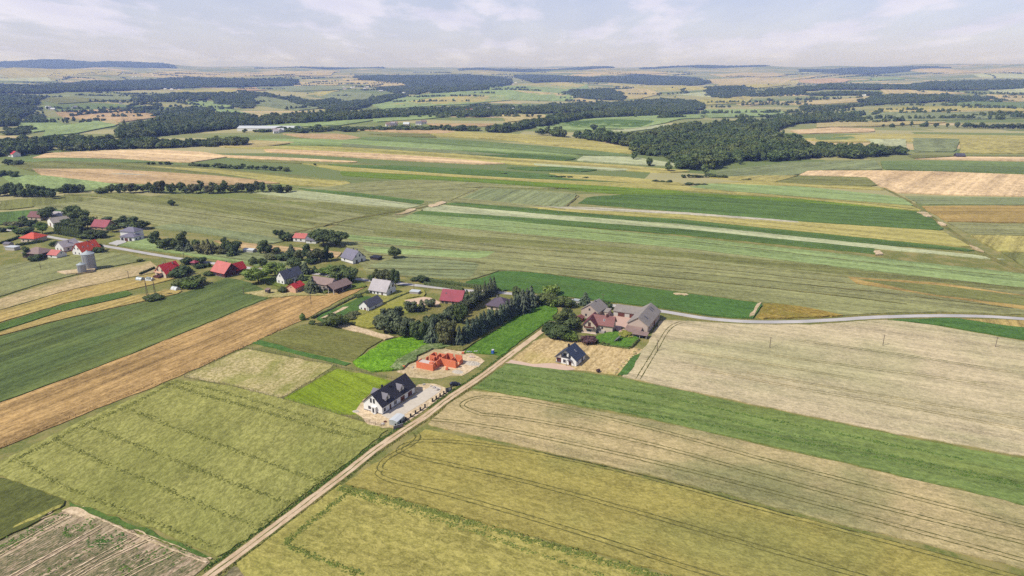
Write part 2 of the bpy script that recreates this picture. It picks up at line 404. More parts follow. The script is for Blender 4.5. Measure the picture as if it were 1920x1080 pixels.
# ------------------------------------------------------------------ near fields
A1 = long_angle(W('890,728 1600,870 1600,870')); A2 = long_angle(W('0,757 490,566 490,566'))
AV = long_angle(W('0,1040 131,968 131,968'))
m_oats = crop('green_oats', C(149, 149, 80), C(174, 171, 102), C(134, 138, 70), A2 + .3, .85, .7, .16, .2, .45, .02, .8, .4, stretch=1.7)
m_tan = crop('ripe_rye', C(188, 152, 100), C(206, 172, 118), C(150, 122, 78), A2, .8, .6, .6, .25, .7, .04, .6, .35)
m_green1 = crop('green_barley', C(95, 112, 64), C(108, 122, 68), C(124, 132, 72), A2, .9, .5, .55, .12, .6, .012, .5, .3)
m_ochre1 = crop('ochre_strip', C(186, 160, 98), C(200, 176, 116), C(160, 150, 84), A2, .9, .6, .5, .25, .5, .02)
m_dgreen1 = crop('dark_green_strip', C(88, 116, 54), C(110, 132, 64), C(76, 100, 46), A2, .9, .6, .3, .25, .4, .03)
m_paleweed = crop('fallow', C(186, 166, 120), C(212, 188, 148), C(138, 140, 80), A2, .9, .8, .25, .2, .8, .025, .6, .3)
m_greygreen = crop('grey_green_wheat', C(146, 148, 100), C(162, 162, 112), C(128, 136, 86), A2 + .02, .8, .5, .4, .15, .6, .01)
m_dry = crop('dry_plot', C(172, 162, 98), C(208, 190, 146), C(146, 148, 74), A2, .8, .95, .1, .2, .8, .05, .6, .2, stretch=1.2)
m_lawn = crop('lawn', C(132, 152, 42), C(152, 166, 56), C(122, 146, 38), A2 + 1.3, 1.2, .5, .35, .3, .4, .03, .3, .15)
m_weed = crop('bright_weeds', C(102, 152, 30), C(138, 182, 52), C(88, 128, 34), 0, .7, .9, .1, .2, .6, .06, 1., .9, stretch=1)
m_weed2 = crop('tall_white_flowered_weeds', C(92, 122, 50), C(170, 178, 130), C(70, 98, 40), 0, .8, .9, .1, .2, .5, .06, 1., .8, stretch=1)
m_olive = crop('olive_stubble', C(120, 122, 66), C(134, 132, 76), C(142, 136, 82), A1, .8, .6, .35, .2, .6, .02)
m_sand = crop('bare_sand', C(218, 192, 156), C(234, 212, 184), C(176, 160, 112), 0, .7, .7, .05, .2, .6, .07, .6, .2, stretch=1)
m_meadow = crop('lush_meadow', C(86, 126, 44), C(112, 146, 56), C(74, 110, 40), A2, .7, .7, .2, .2, .5, .03, .9, .5)
m_straw = crop('mown_straw', C(202, 174, 122), C(216, 192, 148), C(176, 162, 88), A2, .7, .8, .3, .25, .8, .035, .6, .2)
m_strip = crop('green_wheat_strip', C(116, 136, 74), C(132, 148, 84), C(146, 156, 82), A1, .8, .6, .34, .10, .7, .012, .6, .35)
m_beige = crop('pale_barley', C(204, 188, 152), C(214, 194, 162), C(174, 170, 126), A1, .9, .6, .34, .1, .75, .011, .5, .3)
m_beige2 = crop('patchy_rye', C(190, 172, 124), C(204, 182, 140), C(136, 138, 92), A1, .9, .6, .24, .16, .85, .017, .6, .35)
m_gold = crop('ripening_rape', C(161, 150, 80), C(179, 165, 96), C(142, 143, 82), A1, 1.0, .65, .22, .12, .6, .02, .75, .4)
m_gold2 = crop('ripening_oats', C(166, 158, 84), C(186, 174, 102), C(142, 144, 74), A1, .7, .75, .2, .2, .5, .025, .95, .55, stretch=1.4)
m_dark = crop('dark_clover', C(100, 106, 56), C(112, 116, 62), C(122, 122, 58), A2, 1.1, .6, .2, .2, .4, .03)
m_soil = crop('vegetable_soil', C(166, 144, 116), C(206, 184, 158), C(118, 122, 78), AV, 1.3, .8, .5, .5, .6, .06, .6, .2)
m_potato = crop('potato_rows', C(98, 108, 68), C(158, 142, 112), C(134, 128, 92), A2, 1.4, .9, .1, .3, .4, .05, 1., .5)
m_groove = crop('wheel_rut', C(98, 98, 52), C(124, 118, 68), C(86, 90, 48), A1, 1.5, .8, .1, .3, .4, .05)
m_groove2 = crop('green_furrow', C(116, 130, 62), C(138, 144, 76), C(104, 118, 54), A1, 1.2, .8, .1, .3, .4, .05, .9, .5)
m_furrow = crop('furrow_growth', C(118, 124, 62), C(140, 140, 76), C(108, 116, 58), A2, 1.2, .8, .1, .3, .4, .05, .9, .5)
m_weedgold = crop('brown_weeds', C(150, 124, 56), C(182, 160, 84), C(120, 116, 50), A1, .8, .9, .1, .2, .6, .05, .9, .5)
m_soy = crop('soy_rows', C(80, 116, 54), C(98, 130, 64), C(92, 116, 58), A1, .9, .6, .3, .4, .5, .02, .8, .4)
m_rubble = plain('rubble', C(206, 196, 184), .95, .25, 1.2, .6)

oats = field('oat_field', '4,864 150,792 330,712 430,724 530,748 640,781 728,806 640,876 560,938 480,1000 408,1044 280,990 140,944 0,892 -60,900 -60,895', m_oats, .32, label='large yellow-green oat field beside the dirt track')
rye = field('rye_field', '-120,800 0,757 240,668 490,567 545,550 580,554 640,549 688,538 640,562 580,595 480,640 340,705 160,777 0,842 -100,885', m_tan, .3, label='long tan rye field reaching to the barns')
barley = field('barley_field', '-120,668 0,632 130,598 300,561 360,546 425,522 468,530 515,555 488,565 240,666 0,755 -120,798', m_green1, .35, label='dark green barley field left of the tan rye')
field('ochre_field', '-60,643 0,624 110,588 250,556 330,542 345,548 300,559 130,596 0,630 -100,660', m_ochre1, .5, label='narrow ochre strip beside the green barley')
field('green_strip', '-60,628 0,608 120,572 235,543 250,553 110,586 0,621 -60,640', m_dgreen1, .4, label='narrow dark green strip between ochre strips')
field('ochre_field', '-60,600 0,584 120,548 215,528 300,512 335,522 260,541 120,570 0,605 -60,624', m_ochre1, .45, label='ochre strip edging the sandy fallow')
field('fallow_strip', '-60,588 0,560 100,530 190,506 285,490 300,510 215,526 120,546 0,582 -60,598', m_paleweed, .3, label='sandy fallow strip with sparse weeds by the silos', wob=.3)
field('wheat_field', '-60,515 0,500 90,484 150,478 200,474 240,478 275,488 190,504 100,526 0,556 -60,570', m_greygreen, .5, label='grey-green wheat field around the two silos')
field('fenced_plot', '347,706 456,654 628,686 527,747 430,722', m_dry, .12, label='dry patchy fenced plot beside the bright lawn', jit=.4)
field('lawn', '531,748 632,691 736,714 690,738 678,752 680,776 640,779', m_lawn, .06, label='bright mown lawn behind the white house with black roof')
field('olive_field', '488,636 575,607 640,614 726,633 690,655 662,679 560,657', m_olive, .4, label='small olive field between the lawn plots and the pines')
field('beet_strip', '472,644 488,638 560,659 660,681 655,687 560,666', m_soy, .3, label='thin dark green beet strip below the olive field')
field('weed_patch', '664,682 692,657 728,638 770,634 806,643 800,655 770,676 744,696 705,700 680,694', m_weed, .8, jit=.8, label='bright green patch of tall weeds by the brick shell')
field('weed_fringe', '725,692 745,680 778,660 800,648 850,648 862,652 812,656 790,668 752,696', m_weed2, 1.0, jit=.8, label='white-flowering weeds fringing the building site', wob=.4)
field('building_site', '744,698 796,658 830,652 880,658 902,672 908,682 870,704 800,712 770,706', m_sand, .10, jit=.5, label='bare sandy building site around the brick shell', wob=.4)
field('meadow', '868,662 908,634 998,573 1046,576 1042,598 1014,620 985,642 946,668 905,664', m_meadow, .35, jit=.5, label='lush green meadow right of the spruce row')
field('straw_plot', '950,678 985,650 1018,632 1096,640 1204,656 1165,704 1040,690', m_straw, .12, jit=.4, label='mown straw-coloured plot around the white house with blue roof')
field('yard', '668,776 682,745 700,780 790,718 830,724 838,738 798,776 752,806 700,800', m_sand, .09, jit=.4, label='bare sandy yard of the white house with black roof', wob=.3)
field('paving', '716,779 786,737 812,722 832,730 800,752 756,778 738,790', m_gravel, .14, jit=.1, label='pale gravel drive beside the white house with black roof')
field('driveway', '946,672 1000,684 1040,682 1083,691 1075,696 1000,690 948,680', plain('pink_paving', C(222, 192, 172), .95, .1, 1., .2), .16, jit=.2, label='pinkish drive leading to the white house with blue roof')
strip = field('wheat_strip', '886,729 950,681 1040,693 1165,709 1450,771 1700,822 1990,874 1990,968 1900,941 1600,871 1200,781', m_strip, .3, label='long green wheat strip crossing to the right edge')
beige = field('pale_barley_field', '1168,707 1200,660 1238,601 1300,603 1400,609 1520,610 1660,600 1745,610 1920,641 2000,655 2000,870 1700,817 1450,766', m_beige, .3, label='big pale barley field with power poles in it')
field('clover_patch', '1665,602 1780,598 1920,606 2000,614 2000,652 1920,638 1745,608', m_soy, .5, label='dark green clover wedge between lane and pale barley')
field('ochre_corner', '1800,599 1920,603 1990,608 1990,622 1880,612', m_ochre1, .62, label='pale ochre corner beside the lane at the right edge')
field('garden_strip', '1158,705 1192,664 1204,661 1176,704', m_soy, .4, label='thin green vegetable strip beside the straw plot')
rye2 = field('patchy_rye_field', '838,760 884,733 1000,750 1200,785 1600,875 1900,945 2000,970 2000,1092 1900,1062 1600,990 1300,912 1000,842 900,818 802,797', m_beige2, .32, label='patchy pinkish rye field with tractor lines')
rape = field('rape_field', '796,806 900,826 1000,849 1300,920 1600,999 1900,1078 1990,1105 1990,1180 1600,1180 1280,1082 1000,1008 760,938 645,908 720,858', m_gold, .34, label='ochre rape field with dark tractor lines')
oats2 = field('lower_oat_field', '636,912 700,926 860,970 1000,1013 1250,1083 1400,1130 1200,1180 600,1180 480,1110 442,1052 540,974', m_gold2, .36, label='yellow oat field along the bottom edge')
field('clover_field', '-140,930 -60,905 0,896 128,943 60,985 0,1012 -140,1080', m_dark, .35, label='dark clover field in the lower left corner')
veg = field('vegetable_field', '-160,1100 0,1016 62,988 132,950 262,1002 398,1052 350,1092 250,1180 -100,1180', m_soil, .08, label='vegetable field with pale soil rows in the lower left')
field('headland', '118,958 140,948 190,968 182,976 160,974', m_sand, .14, jit=.5, label='bare pale headland at the top of the vegetable field')
field('soil_corner', '430,1062 470,1064 520,1092 470,1130 400,1100', m_soil, .08, label='bare soil patch beside the track at the bottom edge')

# wheel tracks and furrows, children of their fields
def world_pts(s): return spline(W(s), 8)
def track(parent, s, mat, w, pair=0., wj=.6, ej=.06, seed=1, lift=.03, step=.9, smooth_=True, dens=9.):
    p = resample(world_pts(s) if smooth_ else W(s), step); nr = normals(p)
    if not pair:
        # a band of taller, darker growth: loose tufts strewn along the line
        r = np.random.RandomState(seed); n = int(len(p) * step * w * dens); k = r.randint(0, len(p), n); thin = np.interp(k, np.linspace(0, len(p), 40), r.uniform(.25, 1, 40)); k = k[r.uniform(size=n) < thin]; n = len(k)
        q = p[k] + nr[k] * r.normal(0, w * .36, (n, 1)) + r.normal(0, step * .4, (n, 2)); sz = r.uniform(.12, .42, n)[:, None]; a = r.uniform(0, 6.28, (n, 1)) + np.arange(5)[None] * 1.2566
        rad = sz * r.uniform(.5, 1.2, (n, 5)); X = q[:, :1] + np.cos(a) * rad * 1.3; Y = q[:, 1:] + np.sin(a) * rad
        v = np.concatenate([np.stack([X, Y, H(X, Y) + parent['top'] - .01 + r.uniform(0, .05, (n, 1)) + 0 * X], -1), np.stack([q[:, 0], q[:, 1], H(q[:, 0], q[:, 1]) + parent['top'] + r.uniform(.10, .34, n)], -1)[:, None]], 1).reshape(-1, 3)
        o6 = np.arange(n)[:, None] * 6; f = np.concatenate([np.stack([o6[:, 0] + i, o6[:, 0] + (i + 1) % 5, o6[:, 0] + 5], -1) for i in range(5)])
        o = link('tufts', np_mesh('tufts', v, f), mat, parent); o['kind'] = 'stuff'; return
    for sg in ((-1, 1) if pair else (0,)):
        ribbon('wheel_track' if pair else 'furrow', p + nr * sg * pair / 2, w, parent['top'] + lift + (seed % 37) * .0021 + sg * .001, mat, parent, wj, ej, seed + sg)
for i, s in enumerate(('330,716 235,765 160,797 95,830 20,868',)): track(oats, s, m_furrow, 1.6, wj=.7, ej=.4, seed=i)
for i, s in enumerate(('312,720 380,742 470,765 560,792 660,822', '330,716 430,740 540,772 690,816', '238,766 310,796 400,830 500,868 600,904', '160,797 240,830 340,870 440,908 540,944', '100,822 180,862 260,896 350,935 470,985', '38,864 110,908 200,945 300,985 410,1030')):
    track(oats, s, m_furrow, (1.5, 1.0, .9, .9, .8, .7)[i], wj=.8, ej=.35, seed=i + 9, step=1.2)
track(oats, '640,868 600,902 545,944 480,992', m_furrow, 1.2, wj=.8, ej=.3, seed=31, step=1.2)
track(rape, '724,886 712,880 725,862 770,836 784,822 778,812', m_groove, .36, 1.8, seed=41, step=1.)
track(rape, '2000,1110 1700,1028 1450,962 1200,894 1000,850 870,832 792,828', m_groove, .36, 1.8, seed=42)
track(rape, '1700,1108 1450,1036 1200,964 1000,909 850,874 775,858 748,848 760,836 792,828', m_groove, .36, 1.8, seed=43)
track(rape, '1500,1130 1300,1070 1050,990 850,932 740,905 710,892 712,884', m_groove, .36, 1.8, seed=44)
track(rye2, '2000,1010 1700,932 1450,868 1200,800 1000,757 915,746 878,752 868,764 900,778', m_groove, .36, 1.8, seed=45)
track(rye2, '2000,1040 1700,965 1450,898 1200,830 1000,790 900,778', m_groove, .36, 1.8, seed=46)
track(rye2, '2000,1075 1700,993 1450,925 1200,862 1000,818 880,796 808,788', m_groove, .36, 1.8, seed=47)
track(oats2, '638,918 720,936 880,982 1040,1028 1260,1092', m_groove2, 1.8, wj=.7, ej=.5, seed=48, dens=16.)
track(oats2, '655,924 700,940 860,990 1000,1038 1180,1100', m_groove2, 1.0, wj=.8, ej=.5, seed=49)
track(oats2, '662,918 630,945 560,1000 540,1022 600,1050 680,1080', m_groove2, 1.3, wj=.8, ej=.4, seed=50, dens=14.)
track(beige, '1196,712 1228,660 1252,620 1275,606 1300,604', m_groove, .36, 1.8, seed=51)
track(rye, '-40,856 160,772 340,700 480,640 560,600', m_tan, 1.0, seed=52)
for i, sg_ in enumerate(('-60,1074 0,1040 131,968', '-20,1106 60,1062 192,988', '60,1116 150,1066 258,1006', '160,1136 250,1075 330,1036', '-100,1064 -20,1020 100,962', '120,1096 190,1056 285,1010')):
    track(veg, sg_, m_sand, .34, 1.5 if i < 4 else 1.1, wj=.5, seed=53 + i, lift=.12)
track(veg, '150,955 200,975 260,1002 330,1030 392,1053', m_sand, .5, 1.6, wj=.5, seed=66, lift=.14)
track(veg, '126,1002 150,990 176,984', m_dgreen1, 5.0, seed=71, lift=.12, dens=5.)
track(veg, '170,1024 198,1012 236,1006', m_soy, 4.6, seed=72, lift=.12, dens=5.)
track(veg, '-20,1040 60,1000 116,966', m_dgreen1, 3.4, seed=73, lift=.12, dens=4.)
track(veg, '60,1090 160,1040 250,1020', m_dgreen1, 4.0, seed=74, lift=.12, dens=2.)
track(veg, '230,1070 300,1040 350,1040', m_dgreen1, 5.0, seed=75, lift=.12, dens=2.5)
field('ragwort_strip', '30,986 70,968 120,946 126,948 72,974 20,996', m_gold2, .37, jit=.3, label='thin yellow strip along the clover field')
field('ditch_grass', '130,942 200,968 280,996 398,1046 392,1052 270,1004 190,974 128,948', m_dgreen1, .28, jit=.4, label='dark grass strip between oat field and vegetables')
for i in range(64):
    # potato ridges: each a raised row of plants, running towards the upper right
    u = i / 63
    b = (112 + 284 * u, 963 + 88 * u); a = (b[0] - 330, b[1] + 190)
    if i in (4, 5, 17, 18, 25, 34, 35, 36, 49, 57, 58): continue
    pa, pb = np.array(hit(*a)), np.array(hit(*b)); rr = np.random.RandomState(i)
    q0 = 0.; q1 = rr.uniform(.86, 1) - .12 * (i % 13 == 6)
    pp = resample([pa + (pb - pa) * q0, pa + (pb - pa) * q1], .8)
    ribbon('potato_ridge', pp, .62, .22, m_potato, veg, .75, .1, i, thick=.16)
for i, s in enumerate(('1400,700 1600,735 1800,768 2000,800', '1300,690 1500,730 1700,765 1990,822', '1450,668 1650,695 1850,722', '1280,660 1420,680 1600,712', '1500,640 1700,668 1900,700')):
    track(beige, s, m_beige2, .4, 1.8, wj=.8, seed=60 + i)
for i, s in enumerate(('900,723 1100,758 1400,812 1700,870 1990,930', '930,700 1150,728 1450,790 1800,862', '915,712 1200,755 1500,820 1900,905')):
    track(strip, s, m_dgreen1, .9, wj=.8, seed=70 + i)

# rank growth in the ditch along the left side of the dirt track
for i, (pl_, sg_, w_, a_, b_) in enumerate(((road_dirt, 1, 1.5, 4, 34), (road_dirt, -1, .9, 4, 52), (road_dirt, 1, 1.2, 38, 60))):
    q = pl_[a_:b_] + normals(pl_[a_:b_]) * sg_ * 2.0; rr = np.random.RandomState(i + 400); n = int(len(q) * 3 * w_ * 9); k = rr.randint(0, len(q), n)
    nq = normals(q)[k]; c = q[k] + nq * sg_ * np.abs(rr.normal(0, w_ * .5, (n, 1))) + np.stack([nq[:, 1], -nq[:, 0]], -1) * rr.uniform(-1.6, 1.6, (n, 1)); a = rr.uniform(0, 6.28, (n, 1)) + np.arange(5)[None] * 1.2566; rad = rr.uniform(.1, .34, (n, 1)) * rr.uniform(.5, 1.2, (n, 5))
    X, Y = c[:, :1] + np.cos(a) * rad, c[:, 1:] + np.sin(a) * rad
    v = np.concatenate([np.stack([X, Y, H(X, Y) + .03 + 0 * X], -1), np.stack([c[:, 0], c[:, 1], H(c[:, 0], c[:, 1]) + rr.uniform(.2, .7, n)], -1)[:, None]], 1).reshape(-1, 3); o6 = np.arange(n) * 6
    o = link('weeds', np_mesh('weeds', v, np.concatenate([np.stack([o6 + j, o6 + (j + 1) % 5, o6 + 5], -1) for j in range(5)])), m_verge if i == 1 else m_dgreen1)
    tag(o, ('rank dark weeds along the ditch of the dirt track', 'dry grass tufts along the right side of the dirt track', 'rank weeds between the roadside fence and the dirt track')[i], None, None, 'stuff')
# ------------------------------------------------------------------ strip fields beyond the lane
A3 = long_angle(W('800,388 1600,455 1600,455'))
PAL = {'wheat': ((150, 150, 102), (162, 160, 112), (136, 140, 90)), 'light': ((150, 168, 108), (160, 178, 120), (142, 160, 98)),
       'green': ((94, 120, 60), (108, 132, 70), (86, 110, 54)), 'pale': ((186, 190, 148), (196, 198, 160), (172, 178, 132)),
       'yellow': ((186, 174, 104), (198, 186, 120), (168, 164, 92)), 'sand': ((230, 198, 154), (238, 210, 170), (220, 186, 140)),
       'ochre': ((178, 150, 90), (190, 164, 104), (164, 142, 84)), 'grey': ((142, 150, 106), (150, 156, 112), (132, 142, 98)),
       'bright': ((116, 140, 48), (128, 150, 56), (104, 130, 46)), 'straw': ((198, 180, 128), (208, 190, 142), (180, 168, 112)),
       'olive': ((132, 134, 80), (144, 144, 90), (122, 126, 72)), 'stone': ((198, 190, 170), (214, 204, 186), (178, 172, 140)),
       'dusk': ((120, 138, 84), (132, 146, 92), (112, 130, 78)), 'rose': ((196, 166, 124), (206, 178, 140), (182, 156, 110))}
_fm = {}
def fmat(key, ang, lvl):
    k = (key, round(ang / .12), lvl)
    if k not in _fm:
        a, b, c = (C(*q) for q in PAL[key]); g = (.5, .2, .08)[lvl]
        _fm[k] = crop(key + '_crop', a, b, c, round(ang / .12) * .12, g, .5, (.5, .42, .25)[lvl], (.12, .05, .02)[lvl], .6, (.008, .004, .0016)[lvl], .5, .5,
                      speck=C(214, 206, 170) if key == 'green' and lvl == 0 else None)
    return _fm[k]
NAMES = {'wheat': 'wheat_field', 'light': 'light_green_field', 'green': 'green_field', 'pale': 'pale_field', 'yellow': 'yellow_field', 'sand': 'stubble_field', 'ochre': 'ochre_field',
         'grey': 'grey_green_field', 'bright': 'bright_green_field', 'straw': 'straw_field', 'olive': 'olive_field', 'stone': 'bare_patch', 'dusk': 'dull_green_field', 'rose': 'rose_stubble_field'}
WHERE = ['beyond the lane', 'in the middle distance', 'in the far country']
def strips(rows, lvl, top=.4):
    for r in rows:
        key, s = r.split(':'); w = W(s)
        field(NAMES[key], s, fmat(key, long_angle(w), lvl), top, .25 if lvl == 0 else .12, lvl == 0 or lvl == 1, label='%s %s' % (NAMES[key].replace('_', ' '), WHERE[lvl]))
strips([
 # broad wheat ground on both sides, then the strips laid on it
 'wheat:640,452 720,446 1000,470 1280,492 1600,522 1920,556 2020,566 2020,598 1920,592 1760,587 1650,589 1580,592 1480,571 1430,568 1280,549 1010,512 935,508 880,526 760,520 690,516',
 'wheat:560,452 640,420 760,395 840,372 900,352 1080,362 1060,392 1000,392 800,390 780,402 1000,424 1280,449 1640,486 1990,524 1990,562 1600,520 1280,490 1000,468 720,446 650,462',
 'olive:700,432 1000,452 1280,474 1640,508 1990,545 1990,555 1600,518 1280,485 1000,463 700,442',
 'grey:690,500 760,480 860,488 900,496 880,524 760,518',
 'light:742,412 790,398 1000,420 1280,445 1640,484 1920,514 1990,520 1990,548 1920,541 1600,506 1280,467 1000,442 860,428 742,416',
 'light:640,440 760,450 800,458 780,464 660,452', 'light:680,462 760,468 930,472 905,486 780,480 690,474',
 'green:772,402 784,396 1000,409 1280,430 1640,467 1645,477 1280,441 1000,419',
 'pale:800,390 830,386 1000,400 1280,421 1600,455 1825,479 1895,489 1870,488 1640,467 1280,431 1000,410 788,396',
 'green:830,384 850,380 1000,392 1100,401 1280,413 1600,445 1820,468 1832,473 1600,456 1280,422 1000,401',
 'yellow:985,389 1100,390 1280,399 1500,417 1765,434 1822,465 1600,444 1280,412 1060,397',
 'stone:995,388 1100,389 1280,399 1500,416 1500,419 1280,403 1080,394',
 'green:1085,382 1105,370 1200,364 1280,363 1500,376 1735,400 1772,433 1500,417 1280,398 1170,389',
 'bright:1060,356 1280,362 1500,374 1735,399 1500,380 1280,367 1180,366',
 'grey:868,372 905,354 1000,358 1085,366 1056,390 960,382',
 'bright:640,322 800,330 1000,342 1180,353 1280,359 1280,364 1100,356 900,345 700,334 640,329',
 'yellow:560,306 700,318 900,327 1100,338 1280,350 1500,366 1700,384 1735,398 1500,373 1280,358 1000,341 800,329 640,321',
 'light:1290,352 1330,345 1500,351 1650,366 1690,372 1720,388 1500,370 1350,358',
 'yellow:1280,348 1420,340 1455,342 1645,352 1665,358 1500,350 1330,345',
 'wheat:480,372 620,346 860,352 900,354 840,372 760,394 650,388',
 'pale:470,362 560,358 700,374 790,386 762,392 640,382', 'green:560,354 640,360 800,378 790,385 700,373 570,358',
 'olive:545,398 600,380 760,396 700,412 640,422 560,410',
 'wheat:300,380 420,372 560,386 640,398 690,404 620,424 480,406', 'olive:240,372 330,366 480,384 640,404 560,412 400,392',
 'wheat:60,388 200,372 330,388 560,418 620,428 560,452 480,448 300,424 180,404', 'grey:280,428 330,420 480,440 540,452 500,460 390,440',
 'olive:120,366 230,362 330,376 600,420 560,422 330,388 200,371', 'green:0,400 90,392 150,402 60,410 0,424', 'olive:0,378 120,368 190,374 70,388 0,396',
 'light:205,462 290,446 300,468 470,492 560,506 540,508 330,476', 'grey:280,456 330,458 480,474 580,490 560,503 470,490 330,472',
 'rose:400,452 500,460 640,474 636,484 560,474 430,464',
 # right of the grass track
 'grey:1700,370 1920,372 2000,372 2000,386 1920,386 1722,384', 'ochre:1728,388 1920,387 2000,387 2000,418 1920,419 1772,416',
 'wheat:1776,418 1920,421 2000,421 2000,442 1920,442 1815,440', 'yellow:1820,442 1920,444 2000,445 2000,474 1920,474 1872,472', 'olive:1876,474 1920,476 2000,477 2000,520 1925,505',
 'ochre:1590,521 1760,532 1920,556 2000,566 2000,592 1920,582 1740,555 1600,533', 'olive:1600,524 1760,537 1990,566 1990,584 1740,553',
], 0)
field('weed_field', '1432,571 1482,573 1530,582 1584,592 1520,599 1418,599', m_weedgold, .5, label='brown weedy fallow corner beside the lane', jit=.6)
soy = field('soy_field', '872,530 908,522 938,510 1010,514 1150,533 1280,551 1430,571 1412,598 1330,595 1240,579 1140,566 1030,555 940,545 890,540', m_soy, .5, label='dark green soy field along the far side of the lane')
field('bare_patch', '1403,597 1416,572 1428,569 1424,580 1412,598', m_sand, .66, jit=.4, label='bare pale patch at the end of the soy field')
strips([
 'sand:1497,329 1515,321 1655,321 1760,323 1920,329 2010,331 2010,370 1920,369 1800,367 1672,362 1640,345 1625,333',
 'olive:1455,343 1500,331 1624,334 1645,350 1540,348', 'dusk:1650,303 1740,302 1920,306 2010,308 2010,328 1920,326 1655,319',
 'sand:1715,299 1800,295 1920,296 2010,297 2010,306 1920,303', 'olive:1700,292 1920,293 2000,294 2000,297 1800,294 1715,298',
 'grey:1340,322 1480,306 1640,302 1655,319 1515,320 1495,329 1360,336', 'yellow:1330,334 1420,330 1500,330 1455,342 1400,340',
 'sand:60,297 90,288 210,283 300,282 380,286 432,294 355,306 240,299 120,297', 'dusk:40,300 120,297 240,300 290,305 200,306 60,305',
 'olive:10,308 100,303 300,308 420,318 560,330 660,344 520,340 300,326 60,322', 'rose:60,318 200,318 400,330 540,344 380,350 180,342 80,330',
 'light:0,330 80,330 180,342 260,352 120,362 30,350', 'stone:200,328 320,332 346,333 280,330 230,326',
 'yellow:270,312 420,320 560,336 650,341 660,346 620,352 540,346 420,328', 'wheat:545,352 620,352 660,345 780,338 900,344 1050,355 900,352 700,366',
 'green:580,304 700,310 900,319 1040,329 1180,338 1180,344 1000,337 800,325 640,313', 'yellow:1030,326 1180,334 1280,344 1280,350 1180,344 1060,336',
 'sand:495,281 600,284 780,293 900,302 950,308 900,309 760,302 600,292 500,286', 'sand:395,291 500,295 680,304 660,306 500,300 430,296',
 'olive:440,298 560,304 680,307 740,312 640,310 480,304', 'yellow:420,277 560,275 640,277 800,285 960,297 1180,312 1300,322 1250,325 1000,312 820,296 640,285 490,280',
 'green:838,288 870,283 1000,291 1085,297 1068,302 960,298', 'pale:1095,294 1180,295 1260,306 1280,314 1200,310 1080,302', 'green:950,316 1060,313 1120,319 1100,323 990,320',
 'pale:1000,308 1180,318 1170,322 1000,312', 'dusk:640,258 760,258 900,266 1060,278 1160,289 1180,294 1060,290 900,278 760,270 640,264',
 'yellow:800,246 960,252 1100,262 1180,278 1190,290 1100,280 960,264 820,256', 'light:480,262 600,262 760,268 960,282 1100,294 900,284 700,276 560,272',
 'rose:530,252 640,252 680,260 640,264 560,258', 'rose:660,244 780,241 860,248 830,252 720,248', 'olive:690,252 800,252 820,258 760,258',
 'grey:640,270 800,280 960,292 900,292 760,284 640,276', 'straw:380,274 480,264 560,268 480,278 420,276',
], 1)
